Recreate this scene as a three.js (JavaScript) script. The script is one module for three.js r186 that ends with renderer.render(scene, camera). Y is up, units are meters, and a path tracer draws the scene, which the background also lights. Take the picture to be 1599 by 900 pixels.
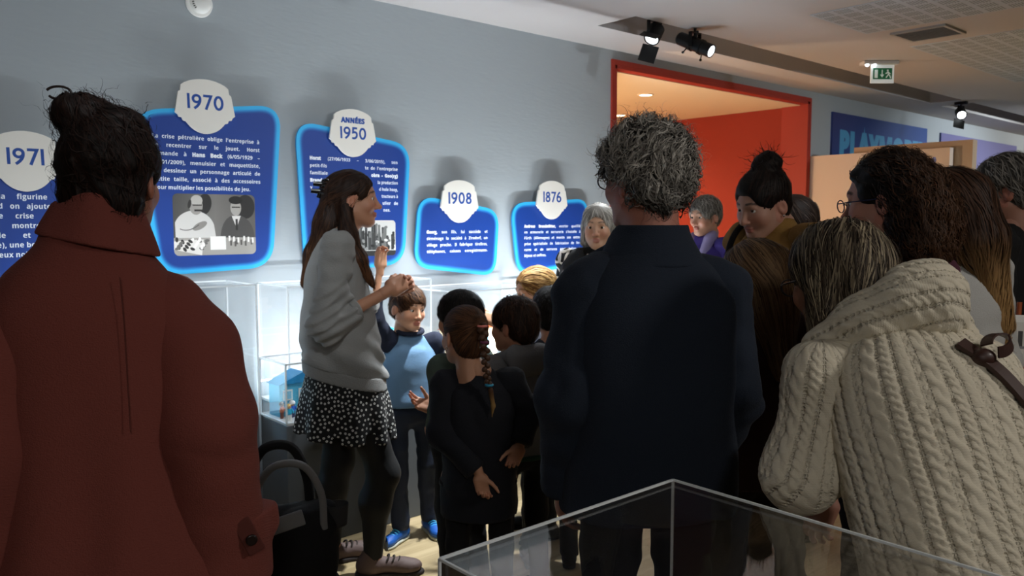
import * as THREE from 'three';
import { mergeGeometries } from 'three/addons/utils/BufferGeometryUtils.js';
import { RoundedBoxGeometry } from 'three/addons/geometries/RoundedBoxGeometry.js';
import { RectAreaLightUniformsLib } from 'three/addons/lights/RectAreaLightUniformsLib.js';
RectAreaLightUniformsLib.init();

// ------------------------------------------------------------------ camera, light, exposure
const scene = new THREE.Scene();
scene.background = new THREE.Color(0x000000);
const camera = new THREE.PerspectiveCamera(39.25, 1599 / 900, 0.05, 60);
const EYE = new THREE.Vector3(0, 1.48, 0), YAW = 41.3 * Math.PI / 180, PITCH = -4.71 * Math.PI / 180;
camera.position.copy(EYE);
camera.lookAt(Math.sin(YAW) * Math.cos(PITCH), EYE.y + Math.sin(PITCH), -Math.cos(YAW) * Math.cos(PITCH));
camera.focus = 1.9; camera.userData.fStop = 8;
scene.add(camera);
const renderer = new THREE.WebGLRenderer({ antialias: true });
renderer.toneMapping = THREE.LinearToneMapping;
renderer.toneMappingExposure = 1.0;
renderer.shadowMap.enabled = true;
const COOL = new THREE.Color(0.90, 0.96, 1.0), WARM = new THREE.Color(1.0, 0.72, 0.45), NEUTRAL = new THREE.Color(1.0, 0.95, 0.89);

// light levels of the fittings, built further down with the lamps they belong to
const LEVEL = { caseStrip: 420, downSpot: 5.5, kids: 30, wash: 5.5, track: 14, projector: 6, redRoom: 4, globe: 14.5, hall: 5.2, farSpot: 14, side: 18, floor: 40 };

// ------------------------------------------------------------------ helpers
let seed = 7;
function rnd() { seed = (seed * 1664525 + 1013904223) >>> 0; return seed / 4294967296; }
const rr = (a, b) => a + (b - a) * rnd();
const clamp = (x, a, b) => Math.min(b, Math.max(a, x));
const lerp = (a, b, t) => a + (b - a) * t;
const smooth = (a, b, x) => { const t = clamp((x - a) / (b - a), 0, 1); return t * t * (3 - 2 * t); };
const V = (x, y, z) => new THREE.Vector3(x, y, z);
const taken = {};
function numbered(n) { const k = taken[n] = (taken[n] ?? -1) + 1; return k ? n + '_' + String(k).padStart(3, '0') : n; }
function mesh(name, geo, mat, parent) {
  const m = new THREE.Mesh(Array.isArray(geo) ? mergeGeometries(geo.map(plain)) : geo, mat);
  m.name = parent ? name : numbered(name); m.castShadow = m.receiveShadow = true;
  (parent || scene).add(m); return m;
}
function plain(g) {                                     // same attributes so that pieces can be merged
  const q = g.index ? g.toNonIndexed() : g;
  for (const k of Object.keys(q.attributes)) if (!['position', 'normal', 'uv'].includes(k)) q.deleteAttribute(k);
  if (!q.attributes.uv) q.setAttribute('uv', new THREE.BufferAttribute(new Float32Array(q.attributes.position.count * 2), 2));
  return q;
}
function tag(o, label, category, group) { Object.assign(o.userData, { label, category }); if (group) o.userData.group = group; return o; }
function thing(name, label, category, p = [0, 0, 0], turn = 0, group) {
  const o = new THREE.Group(); o.name = numbered(name); o.position.set(...p); o.rotation.y = turn; scene.add(o);
  return tag(o, label, category, group);
}
function struct(name, geo, mat, parent) { const m = mesh(name, geo, mat, parent); if (!parent) m.userData.kind = 'structure'; return m; }
function box(x0, y0, z0, x1, y1, z1, r = 0) {
  const g = r ? new RoundedBoxGeometry(x1 - x0, y1 - y0, z1 - z0, 2, r) : new THREE.BoxGeometry(x1 - x0, y1 - y0, z1 - z0);
  return g.translate((x0 + x1) / 2, (y0 + y1) / 2, (z0 + z1) / 2);
}
function tube(pts, r, n = 24, k = 8, closed = false) { return new THREE.TubeGeometry(new THREE.CatmullRomCurve3(pts.map(p => p.isVector3 ? p : V(...p)), closed), n, r, k, closed); }
function M(color, o = {}) { return new THREE.MeshStandardMaterial({ color, roughness: 0.85, ...o }); }
function P(color, o = {}) { return new THREE.MeshPhysicalMaterial({ color, roughness: 0.85, ...o }); }
function canvasTex(w, h, draw, srgb = true) {
  const c = document.createElement('canvas'); c.width = w; c.height = h; draw(c.getContext('2d'), w, h);
  const t = new THREE.CanvasTexture(c); if (srgb) t.colorSpace = THREE.SRGBColorSpace; t.wrapS = t.wrapT = THREE.RepeatWrapping; return t;
}
function noiseTex(n, fn, srgb) {                        // fn(u, v) -> grey 0..1 or [r, g, b]
  const d = new Uint8Array(n * n * 4);
  for (let j = 0; j < n; j++) for (let i = 0; i < n; i++) {
    const c = fn(i / n, j / n), k = (j * n + i) * 4, a = Array.isArray(c) ? c : [c, c, c];
    for (let q = 0; q < 3; q++) d[k + q] = clamp(a[q], 0, 1) * 255; d[k + 3] = 255;
  }
  const t = new THREE.DataTexture(d, n, n); t.magFilter = t.minFilter = THREE.LinearFilter; t.wrapS = t.wrapT = THREE.RepeatWrapping;
  if (srgb) t.colorSpace = THREE.SRGBColorSpace; t.needsUpdate = true; return t;
}
// value noise in three dimensions, -1..1
const PERM = new Float32Array(4096); { let s = 99; for (let i = 0; i < 4096; i++) { s = (s * 1103515245 + 12345) >>> 0; PERM[i] = (s >>> 8) / 8388608 - 1; } }
const hash3 = (i, j, k) => PERM[(Math.imul(i, 73856093) ^ Math.imul(j, 19349663) ^ Math.imul(k, 83492791)) & 4095];
function noise(x, y, z) {
  const i = Math.floor(x), j = Math.floor(y), k = Math.floor(z); let a = x - i, b = y - j, c = z - k;
  a = a * a * (3 - 2 * a); b = b * b * (3 - 2 * b); c = c * c * (3 - 2 * c);
  const L = (p, q, t) => p + (q - p) * t;
  return L(L(L(hash3(i, j, k), hash3(i + 1, j, k), a), L(hash3(i, j + 1, k), hash3(i + 1, j + 1, k), a), b),
    L(L(hash3(i, j, k + 1), hash3(i + 1, j, k + 1), a), L(hash3(i, j + 1, k + 1), hash3(i + 1, j + 1, k + 1), a), b), c);
}

// ------------------------------------------------------------------ the setting
const CEIL = 2.70, WZ = -3.95, DX0 = 4.44, DX1 = 7.18, DTOP = 2.60, RC = 2.57;
const plaster = noiseTex(256, (u, v) => 0.5 + 0.25 * noise(u * 64, v * 64, 1) + 0.25 * noise(u * 128, v * 128, 5));
plaster.repeat.set(3, 3);
const wallMat = M(0xa5adb2, { roughness: 0.9, bumpMap: plaster, bumpScale: 0.0006 });
const ceilMat = M(0xb9b6b6, { roughness: 0.95, bumpMap: plaster, bumpScale: 0.0005 });
const redMat = M(0x96301f, { roughness: 0.8 });
const redDark = M(0xa02f20, { roughness: 0.6 });
const creamMat = M(0xe8d6b6, { roughness: 0.95 });
const floorTex = noiseTex(512, (u, v) => {
  const g = noise(u * 6, v * 90, 2) * 0.04 + noise(u * 20, v * 260, 7) * 0.03 + noise(u * 5, v * 5, 3) * 0.03; return [0.70 + g, 0.62 + g, 0.47 + g];
}, true);
floorTex.repeat.set(8, 8);
const floorMat = M(0xffffff, { map: floorTex, roughness: 0.55 });
struct('floor', box(-5.2, -0.15, -9, 16.2, 0, 6), floorMat);
// exhibition wall with the wide doorway
struct('wall_north', [box(-5.2, 0, WZ - 0.25, DX0, CEIL, WZ), box(DX0, DTOP, WZ - 0.25, DX1, CEIL, WZ), box(DX1, 0, WZ - 0.25, 16.2, CEIL, WZ)], wallMat);
struct('wall_west', box(-5.2, 0, -9, -5, 3.1, 6), wallMat);
struct('wall_south', box(-5.2, 0, 5.8, 16.2, 3.1, 6), wallMat);
struct('wall_east', box(16, 0, -9, 16.2, 3.1, 6), wallMat);
// ceiling slab with two recessed troughs for the track lights
const S0 = [3.81, 8.86], S1 = [9.15, 13.5], SZ0 = -3.53, SZ1 = -3.22, SLAB = CEIL + 0.36;
struct('ceiling', [
  box(-5.2, CEIL, SZ1, 16.2, SLAB, 6), box(-5.2, CEIL, -9, 16.2, SLAB, SZ0).translate(0, 0, 0),
  box(-5.2, CEIL, SZ0, S0[0], SLAB, SZ1), box(S0[1], CEIL, SZ0, S1[0], SLAB, SZ1), box(S1[1], CEIL, SZ0, 16.2, SLAB, SZ1),
  box(-5.2, SLAB, -9, 16.2, SLAB + 0.1, 6)], ceilMat);
// red frame lining the doorway, 25 cm deep
struct('door_1', [box(DX0, 0, WZ - 0.26, DX0 + 0.025, DTOP, WZ + 0.012), box(DX1 - 0.03, 0, WZ - 0.26, DX1, DTOP, WZ + 0.012),
  box(DX0, DTOP - 0.025, WZ - 0.07, DX1, DTOP + 0.0, WZ + 0.012)], redDark);
struct('trim_1', [box(DX0 - 0.03, DTOP, WZ, DX1 + 0.03, DTOP + 0.035, WZ + 0.015), box(DX0 - 0.03, 0, WZ, DX0, DTOP, WZ + 0.015), box(DX1, 0, WZ, DX1 + 0.03, DTOP, WZ + 0.015)], redDark);
// red room behind it
struct('wall_red_right', box(DX1, 0, -8.2, DX1 + 0.12, DTOP, WZ - 0.25), redMat);
struct('wall_red_back', box(1.6, 0, -8.35, DX1 + 0.12, DTOP, -8.2), redMat);
struct('wall_red_left', box(1.6, 0, -8.2, 1.72, DTOP, WZ - 0.25), redMat);
struct('ceiling_red_room', [box(1.6, RC, -8.35, DX1 + 0.12, DTOP + 0.05, WZ - 0.25), box(DX0 + .026, RC, WZ - .25, DX1 - .031, DTOP - .001, WZ - .07)], creamMat);

// perforated plasterboard fields of the ceiling: rows of round holes
const perfTex = canvasTex(512, 512, (c, w, h) => {
  c.fillStyle = '#ffffff'; c.fillRect(0, 0, w, h);
  c.fillStyle = '#9c9b98';
  for (let a = 0; a < 2; a++) for (let b = 0; b < 2; b++) for (let i = 0; i < 6; i++) for (let j = 0; j < 6; j++) { c.beginPath(); c.arc(a * 256 + 44 + i * 33, b * 256 + 44 + j * 33, 11, 0, 7); c.fill(); }
});
const perfMat = M(0xb2bcc6, { map: perfTex, roughness: 0.95 });
function perforated(x0, z0, x1, z1) {
  const g = box(x0, CEIL - 0.004, z0, x1, CEIL + 0.002, z1), uv = g.attributes.uv, p = g.attributes.position;
  for (let i = 0; i < uv.count; i++) uv.setXY(i, (p.getX(i) - x0) / 0.24, (p.getZ(i) - z0) / 0.24);
  struct('ceiling_panel', g, perfMat);
}
perforated(4.56, -2.52, 5.28, -1.56); perforated(5.9, -2.5, 8.06, -1.3); perforated(4.56, -1.3, 5.28, -0.1); perforated(5.9, -1.1, 8.06, 0.4);

// ventilation grille
{
  const t = thing('ceiling_vent', 'square grey ventilation grille with slanted slats in the ceiling', 'vent', [5.55, CEIL, -2.24]);
  const dk = M(0x8c8c8a, { roughness: 0.6 }), fr = M(0xa5a4a1, { roughness: 0.6 }), hw = 0.15;
  mesh('backing', box(-hw, -0.003, -hw, hw, 0.0, hw), M(0x1a1a1a), t);
  mesh('frame', [box(-hw - .02, -0.014, -hw - .02, hw + .02, 0, -hw), box(-hw - .02, -0.014, hw, hw + .02, 0, hw + .02), box(-hw - .02, -0.014, -hw, -hw, 0, hw), box(hw, -0.014, -hw, hw + .02, 0, hw)], fr, t);
  for (let i = 0; i < 9; i++) { const g = new THREE.BoxGeometry(0.028, 0.003, hw * 2); g.rotateZ(0.6); mesh('slat', g.translate(-hw + 0.018 + i * 0.033, -0.008, 0), dk, t); }
}
// smoke alarm on the wall
{
  const t = thing('smoke_alarm', 'round white alarm dome high on the grey wall', 'smoke alarm', [1.483, 2.512, WZ]);
  const wm = M(0xe6e6e2, { roughness: 0.5 });
  const L = (pts) => new THREE.LatheGeometry(pts.map(p => new THREE.Vector2(...p)), 40).rotateX(Math.PI / 2);
  mesh('base', L([[0, 0], [.062, 0], [.064, .006], [.060, .022], [0, .024]]), wm, t);
  mesh('dome', L([[.050, .02], [.048, .036], [.040, .046], [.026, .052], [0, .054]]), wm, t);
  const g = []; for (let i = 0; i < 14; i++) { const a = Math.PI * (i / 13) * 0.9 - 0.5; g.push(new THREE.BoxGeometry(.004, .010, .006).rotateZ(a).translate(-Math.sin(a) * .040, Math.cos(a) * .040, .044)); }
  mesh('sounder_slots', g, M(0x40403e), t);
}
// illuminated exit sign hanging from the ceiling
{
  const t = thing('exit_sign', 'white exit sign with green running figure hanging from ceiling', 'sign', [6.28, 0, -2.86], -0.72);
  mesh('housing', box(-.16, CEIL - .03, -.045, .11, CEIL, .045, .008), M(0xd9d9d6, { roughness: .4 }), t);
  mesh('plate', box(-.088, 2.535, -.006, .088, CEIL - .03, .006), M(0xf1f4f2, { roughness: .3, emissive: 0xdfe8e4, emissiveIntensity: 0.25 }), t);
  const face = canvasTex(256, 160, (c, w, h) => {
    c.fillStyle = '#1c6a44'; c.fillRect(0, 0, w, h); c.fillStyle = '#e9f5ee'; c.strokeStyle = '#e9f5ee';
    c.fillRect(20, 24, 44, 118);
    c.lineWidth = 15; c.beginPath(); c.moveTo(122, 26); c.lineTo(122, 100); c.stroke(); c.beginPath(); c.moveTo(92, 92); c.lineTo(152, 92); c.lineTo(122, 136); c.fill();
    c.beginPath(); c.arc(196, 34, 13, 0, 7); c.fill(); c.lineWidth = 16; c.lineCap = 'round';
    for (const L of [[200, 54, 206, 92], [206, 92, 178, 134], [206, 92, 228, 112, 236, 142], [200, 58, 172, 78], [202, 58, 228, 82]]) { c.beginPath(); c.moveTo(L[0], L[1]); for (let i = 2; i < L.length; i += 2) c.lineTo(L[i], L[i + 1]); c.stroke(); }
  });
  mesh('pictogram', new THREE.PlaneGeometry(.146, .084).translate(0, 2.606, .0075), M(0xffffff, { map: face, roughness: .4, emissive: 0xffffff, emissiveMap: face, emissiveIntensity: 0.12 }), t);
  const lg = M(0x000000, { emissive: 0xeaf6ff, emissiveIntensity: 6 });
  mesh('indicator_lamp', new THREE.SphereGeometry(.014, 16, 10).translate(-.13, CEIL - .033, .03), lg, t);
  mesh('indicator_lamp', new THREE.SphereGeometry(.014, 16, 10).translate(-.075, CEIL - .033, .03), lg, t);
}

// ------------------------------------------------------------------ lamps
function spotAt(p, to, intensity, angle, color, r = 1, pen = 0.6) {
  const l = new THREE.SpotLight(color, intensity, 0, angle, pen, 2); l.position.set(...p); l.target.position.set(...to); scene.add(l, l.target);
  l.castShadow = true; l.shadow.radius = r; l.shadow.mapSize.set(1024, 1024); return l;
}
const blackMetal = M(0x101113, { roughness: 0.45, metalness: 0.3 });
const glow = (i, c = 0xf2fbff) => M(0x000000, { emissive: c, emissiveIntensity: i });
// a track spot: adapter on the ceiling, yoke, cylinder aimed from `p` at `to`
function trackSpot(label, group, p, to, len, rad, level, opt = {}) {
  const t = thing('track_spotlight', label, 'spotlight', p, 0, group);
  const d = V(...to).sub(V(...p)).normalize(), q = new THREE.Quaternion().setFromUnitVectors(V(0, 0, 1), d);
  const top = (opt.top ?? SLAB) - p[1];
  mesh('adapter', box(-.02, top - .03, -.06, .02, top, .06, .006), blackMetal, t);
  mesh('stem', new THREE.CylinderGeometry(.009, .009, Math.max(top - .03, .02), 12).translate(0, top / 2, 0), blackMetal, t);
  const along = g => g.applyQuaternion(q);
  mesh('housing', along(new THREE.LatheGeometry([[0, -len / 2], [rad * .8, -len / 2], [rad, -len / 2 + .012], [rad, len / 2], [rad * .88, len / 2], [rad * .86, len / 2 - .025], [0, len / 2 - .03]].map(a => new THREE.Vector2(...a)), 28).rotateX(Math.PI / 2)), blackMetal, t);
  const yoke = [-1, 1].map(s => box(s * (rad + .006) - .003, -.02, -.012, s * (rad + .006) + .003, .075, .012)); yoke.push(box(-rad - .009, .069, -.012, rad + .009, .075, .012));
  mesh('yoke', yoke, blackMetal, t);
  mesh('lens', along(new THREE.CircleGeometry(rad * .8, 28).translate(0, 0, len / 2 - .003)), glow(opt.glow ?? 8), t);
  if (opt.barn) for (const a of opt.barn) { const g = new THREE.BoxGeometry(rad * 2.1, .004, rad * 2.1).translate(0, 0, rad * 1.05).rotateX(-0.55).translate(0, rad, len / 2).rotateZ(a); mesh('barn_door', along(g), blackMetal, t); }
  if (opt.rings) { mesh('focus_ring', along(mergeGeometries([-.02, .05].map(z => plain(new THREE.CylinderGeometry(rad + .006, rad + .006, .018, 24).rotateX(Math.PI / 2).translate(0, 0, z))))), blackMetal, t);
    for (const [a, z] of [[.4, .0], [2.5, -.03], [3.6, .06]]) mesh('shutter_knob', along(mergeGeometries([plain(new THREE.CylinderGeometry(.004, .004, .04, 8).translate(0, rad + .02, z)), plain(new THREE.SphereGeometry(.009, 10, 8).translate(0, rad + .042, z))]).rotateZ(a)), blackMetal, t); }
  const f = V(...p).addScaledVector(d, len / 2 + .004);
  if (level) spotAt(f.toArray(), V(...p).addScaledVector(d, 3).toArray(), level, opt.angle ?? 0.5, opt.color ?? COOL, opt.soft ?? 1.6);
  return t;
}
trackSpot('short black track spotlight with barn doors at the left of the trough', null, [4.05, 2.645, -3.27], [2.80, 1.045, -3.10], .11, .05, LEVEL.track, { barn: [0.3, Math.PI + 0.3], glow: 5 });
trackSpot('long black zoom projector with knobs beside the short spotlight', null, [4.33, 2.60, -3.17], [4.70, 1.37, -0.74], .26, .042, LEVEL.projector, { rings: true, angle: .35, glow: 7 });
trackSpot('small distant black spotlight at the far end of the trough', null, [8.98, 2.585, -3.27], [6.9, 1.2, -2.0], .11, .05, LEVEL.farSpot, { barn: [Math.PI], top: CEIL, glow: 7 });
// further track spots of the hall, outside the frame: they light the showcases and the visitors
for (const [p, to, lv, c, a, where] of [
  [[1.15, 2.62, -2.35], [1.3, 0.9, -3.75], LEVEL.downSpot, COOL, .42, 'aimed at the case behind the rust coat'], [[2.2, 2.62, -2.35], [2.3, 0.9, -3.75], LEVEL.downSpot, COOL, .42, 'aimed at the cases by the speaking woman'], [[3.2, 2.62, -2.35], [3.25, 0.9, -3.75], LEVEL.downSpot, COOL, .42, 'aimed at the cases near the doorway'],
  [[2.62, 2.62, -2.75], [2.25, 0.6, -2.95], LEVEL.kids, COOL, .38, 'right above the children'],
  [[0.5, 2.4, -0.6], [1.1, 1.8, -3.95], LEVEL.wash, COOL, .6, 'washing the wall around the 1970 badge'], [[3.3, 2.4, -0.6], [3.1, 1.8, -3.95], LEVEL.wash, COOL, .6, 'washing the wall on the doorway side of the wall'],
  [[-0.9, 2.6, 1.6], [0.6, 1.0, -1.2], LEVEL.hall, NEUTRAL, .8, 'behind the viewer over the rust coat'], [[2.3, 2.6, 1.3], [2.0, 1.0, -0.6], LEVEL.hall, NEUTRAL, .8, 'behind the viewer over the cream sweater']])
  trackSpot((where.startsWith('washing') ? 'wall-washing spotlight' : 'black ceiling spotlight') + ' ' + where.replace('washing the wall ', ''), 'ceiling spotlights outside the view', p, to, .12, .05, lv, { top: CEIL, angle: a, color: c, glow: 4, soft: lv === LEVEL.hall ? 9 : 1.6 });
// warm downlight in the red room
function downlight(x, z, label, lv) {
  const t = thing('downlight', label, 'downlight', [x, RC, z], 0, 'downlights of the red room');
  mesh('trim_ring', new THREE.TorusGeometry(.062, .008, 10, 32).rotateX(Math.PI / 2), M(0xe8ddcc, { roughness: .4 }), t);
  mesh('lamp', new THREE.CircleGeometry(.058, 28).rotateX(Math.PI / 2).translate(0, -.003, 0), glow(9, 0xffe6c0), t);
  spotAt([x, RC - .05, z], [x + .001, 0, z], lv, 1.32, WARM, 1, .7);
}
downlight(5.54, -4.56, 'glowing round downlight in the warm ceiling beyond the red doorway', LEVEL.redRoom);
downlight(5.1, -6.3, 'second downlight deeper in the red room', LEVEL.redRoom);
downlight(3.4, -5.2, 'downlight at the left of the red room, behind the grey wall', LEVEL.redRoom);
downlight(6.4, -5.6, 'downlight near the red side wall', LEVEL.redRoom);
trackSpot('black ceiling spotlight out of the frame pooling light on the floor before the doorway', null, [6.2, 2.58, 0.3], [5.9, 0, -2.6], .12, .05, LEVEL.floor, { top: CEIL, angle: .5, color: COOL, glow: 4 });
{ // globe lamp in the red room, out of sight behind the grey wall
  const t = thing('floor_lamp', 'standing globe lamp in the red room hidden behind the grey wall', 'lamp', [3.6, 0, -5.6]);
  mesh('base', new THREE.CylinderGeometry(.14, .15, .025, 32).translate(0, .0125, 0), blackMetal, t); mesh('pole', new THREE.CylinderGeometry(.012, .012, 1.36, 16).translate(0, .70, 0), blackMetal, t); mesh('globe', new THREE.SphereGeometry(.13, 32, 20).translate(0, 1.5, 0), glow(5, 0xffd9a8), t);
  const l = new THREE.PointLight(WARM, LEVEL.globe, 0, 2); l.position.set(3.6, 1.5, -5.6); l.castShadow = true; l.shadow.radius = 4; scene.add(l);
}
// hall spots further to the right, beyond the frame
trackSpot('black ceiling spotlight out of the frame washing the far end of the hall', null, [7.6, 2.58, 0.6], [7.6, 0.8, -2.2], .12, .05, LEVEL.side, { top: CEIL, angle: .8, color: COOL, glow: 4 });
trackSpot('black ceiling spotlight out of the frame at the very end of the hall', null, [13.4, 2.58, -1.2], [13.0, 1.4, -3.9], .12, .05, LEVEL.side, { top: CEIL, angle: .9, color: NEUTRAL, glow: 4 });
trackSpot('black ceiling spotlight out of the frame lighting the far wall signs', null, [10.8, 2.58, -1.4], [10.6, 1.6, -3.9], .12, .05, LEVEL.side, { top: CEIL, angle: .8, color: COOL, glow: 4 });

// ------------------------------------------------------------------ timeline panels
const BLUE = '#0a398c', CYAN = '#2fb0ea';
function digits(c, str, cx, cy, h, gap = 0.12, color = '#15479a') {        // round-shouldered numerals drawn with strokes
  const W = { 1: .20, 9: .62, 7: .56, 0: .66, 5: .54, 8: .58, 6: .60 }, lw = h * .17;
  let total = 0; for (const d of str) total += W[d] * h + gap * h; total -= gap * h;
  let x = cx - total / 2; c.strokeStyle = color; c.lineCap = 'butt'; c.lineJoin = 'miter'; c.lineWidth = lw;
  for (const d of str) {
    const w = W[d] * h, m = x + w / 2, t = cy - h / 2, b = cy + h / 2; c.beginPath();
    if (d === '1') { c.moveTo(m, t); c.lineTo(m + h * .02, b); }
    if (d === '9') { c.arc(m, t + h * .32, h * .23, 0, 7); c.moveTo(m + h * .23, t + h * .32); c.quadraticCurveTo(m + h * .24, t + h * .7, m - h * .16, b - h * .03); }
    if (d === '6') { c.arc(m, b - h * .31, h * .23, 0, 7); c.moveTo(m - h * .23, b - h * .31); c.quadraticCurveTo(m - h * .22, t + h * .25, m + h * .14, t + h * .03); }
    if (d === '7') { c.moveTo(x, t + lw / 2); c.lineTo(x + w - lw * .3, t + lw / 2); c.lineTo(x + w * .30, b); }
    if (d === '0') c.ellipse(m, cy, w / 2 - lw / 2, h / 2 - lw / 2, 0, 0, 7);
    if (d === '8') { c.arc(m, t + h * .27, h * .18, 0, 7); c.moveTo(m + h * .22, b - h * .29); c.arc(m, b - h * .29, h * .215, 0, 7); }
    if (d === '5') { c.moveTo(x + w * .92, t + lw / 2); c.lineTo(x + w * .24, t + lw / 2); c.lineTo(x + w * .2, t + h * .45); c.quadraticCurveTo(x + w * .95, t + h * .33, x + w * .84, t + h * .70); c.quadraticCurveTo(x + w * .7, b, x + w * .04, b - h * .1); }
    c.stroke(); x += w + gap * h;
  }
}
function roundedPoly(pts, r) {                           // Shape with rounded corners
  const s = new THREE.Shape(), n = pts.length;
  for (let i = 0; i < n; i++) {
    const a = new THREE.Vector2(...pts[(i + n - 1) % n]), b = new THREE.Vector2(...pts[i]), d = new THREE.Vector2(...pts[(i + 1) % n]);
    const p = b.clone().add(a.sub(b).setLength(r)), q = b.clone().add(d.sub(b).setLength(r));
    i ? s.lineTo(p.x, p.y) : s.moveTo(p.x, p.y); s.quadraticCurveTo(b.x, b.y, q.x, q.y);
  }
  s.closePath(); return s;
}
function planarUV(g, x0, y0, w, h) { const p = g.attributes.position, uv = new Float32Array(p.count * 2); for (let i = 0; i < p.count; i++) { uv[2 * i] = (p.getX(i) - x0) / w; uv[2 * i + 1] = (p.getY(i) - y0) / h; } g.setAttribute('uv', new THREE.BufferAttribute(uv, 2)); return g; }
function justified(c, lines, x0, x1, y0, dy, px, pxm) {  // each line: words, **bold** words marked with a leading *
  lines.forEach((ln, i) => {
    const last = ln.endsWith('|'), ws = ln.replace('|', '').split(' ').map(w => ({ b: w[0] === '*', t: w.replace('*', '') }));
    let total = 0; for (const w of ws) { c.font = `${w.b ? '900' : 'bold'} ${px}px sans-serif`; w.w = c.measureText(w.t).width; total += w.w; }
    let gap = (x1 - x0 - total) / Math.max(ws.length - 1, 1), sx = 1; const want = px * .25; if (last) gap = want;
    if (gap < want) { sx = (x1 - x0 - want * (ws.length - 1)) / total; gap = want; }
    let x = x0; for (const w of ws) {
      c.save(); c.translate(x, y0 + i * dy); c.scale(sx, 1); c.font = `${w.b ? '900' : 'bold'} ${px}px sans-serif`; c.fillText(w.t, 0, 0);
      if (w.b) { c.lineWidth = px * .06; c.strokeStyle = c.fillStyle; c.strokeText(w.t, 0, 0); } c.restore(); x += w.w * sx + gap;
    }
  });
}
const paperWhite = M(0xe9e6de, { roughness: .6 }), boardEdge = M(0x2a8fd0, { roughness: .5 });
const FZ = -3.918;
function badgeShape(s) {
  const R = [[0, .128], [.025, .1265], [.05, .122], [.075, .1145], [.098, .104], [.113, .092], [.116, .066], [.126, .060], [.143, -.036], [.130, -.046], [.126, -.056], [.112, -.058], [.106, -.072], [.092, -.076]];
  const sh = new THREE.Shape(); sh.moveTo(0, .128 * s); for (const [x, y] of R.slice(1)) sh.lineTo(x * s, y * s);
  sh.quadraticCurveTo(.055 * s, -.126 * s, 0, -.128 * s); sh.quadraticCurveTo(-.055 * s, -.126 * s, -.092 * s, -.076 * s);
  for (const [x, y] of R.slice(1).reverse()) sh.lineTo(-x * s, y * s); sh.closePath(); return sh;
}
function panel(label, corners, year, badge, bs, draw, small) {
  const xs = corners.map(p => p[0]), ys = corners.map(p => p[1]), x0 = Math.min(...xs), x1 = Math.max(...xs), y0 = Math.min(...ys), y1 = Math.max(...ys), w = x1 - x0, h = y1 - y0;
  const t = thing('timeline_panel', label, 'panel', [x0, y0, WZ]);
  const loc = corners.map(([x, y]) => [x - x0, y - y0]), r = Math.min(.13, w * .18);
  const shape = roundedPoly(loc, r), front = FZ - WZ;
  mesh('board', new THREE.ExtrudeGeometry(shape, { depth: .012, bevelEnabled: false, curveSegments: 10 }).translate(0, 0, front - .012), boardEdge, t);
  for (const [fx, fy] of [[.2, .2], [.8, .2], [.2, .75], [.8, .75]]) mesh('spacer', new THREE.CylinderGeometry(.012, .012, front - .012, 12).rotateX(Math.PI / 2).translate(fx * w, fy * h, (front - .012) / 2), paperWhite, t);
  const RES = 1280, k = RES / Math.max(w, h), cw = Math.round(w * k), ch = Math.round(h * k), X = x => (x - x0) * k, Y = y => (y1 - y) * k;
  const tex = canvasTex(cw, ch, c => {
    c.fillStyle = BLUE; c.fillRect(0, 0, cw, ch);
    const path = () => { c.beginPath(); const P = shape.getPoints(10); P.forEach((p, i) => c[i ? 'lineTo' : 'moveTo'](p.x * k, ch - p.y * k)); c.closePath(); };
    c.lineJoin = 'round';
    for (let i = 0; i < 10; i++) { path(); c.lineWidth = lerp(.074, .034, i / 9) * k; c.strokeStyle = `rgba(47,${150 + i * 4},${225 + i * 2},${.06 + .03 * i})`; c.stroke(); }
    path(); c.lineWidth = .032 * k; c.strokeStyle = CYAN; c.stroke();
    c.fillStyle = '#eef3fa'; draw(c, X, Y, k);
  });
  mesh('printed_face', planarUV(new THREE.ShapeGeometry(shape, 10), 0, 0, w, h).translate(0, 0, front + .0006), M(0xffffff, { map: tex, roughness: .5 }), t);
  const b = mesh('year_badge', new THREE.ExtrudeGeometry(badgeShape(bs), { depth: .010, bevelEnabled: false }).translate(badge[0] - x0, badge[1] - y0, front + .012), paperWhite, t);
  const bt = canvasTex(512, 480, (c, W, H) => { c.fillStyle = '#e9e6de'; c.fillRect(0, 0, W, H); digits(c, year, W / 2, H * (small ? .50 : .42), H * (small ? .25 : .27)); if (small) { c.fillStyle = '#15479a'; c.font = '900 66px sans-serif'; c.textAlign = 'center'; c.fillText(small, W / 2, H * .29); c.strokeStyle = '#15479a'; c.lineWidth = 5; c.strokeText(small, W / 2, H * .29); } });
  mesh('year_print', planarUV(new THREE.ShapeGeometry(badgeShape(bs)), -.144 * bs, -.129 * bs, .288 * bs, .258 * bs).translate(badge[0] - x0, badge[1] - y0, front + .0226), M(0xffffff, { map: bt, roughness: .6 }), b);
  return t;
}
function photo(c, x, y, w, h, r, draw) { c.save(); c.beginPath(); c.roundRect(x, y, w, h, r); c.clip(); draw(); c.restore(); }
panel('tall blue panel with 1971 badge behind the person in the rust coat', [[.18, 1.77], [1.02, 1.70], [1.0, 1.02], [.22, 1.05]], '1971', [.722, 1.73], .98, (c, X, Y, k) => {
  justified(c, ['de la figurine Klicky.', 'quand on ajoute un an', 'pleine crise pétrolière', 'les montrent une', 'simple et enfantine'], X(.545), X(.935), Y(1.573), .0405 * k, .030 * k);
  justified(c, ['ongle), une bouche', 'cheveux noirs'].map(s => s + '|'), X(.545), X(.935), Y(1.573) + 5 * .0405 * k, .0405 * k, .030 * k);
});
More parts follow.
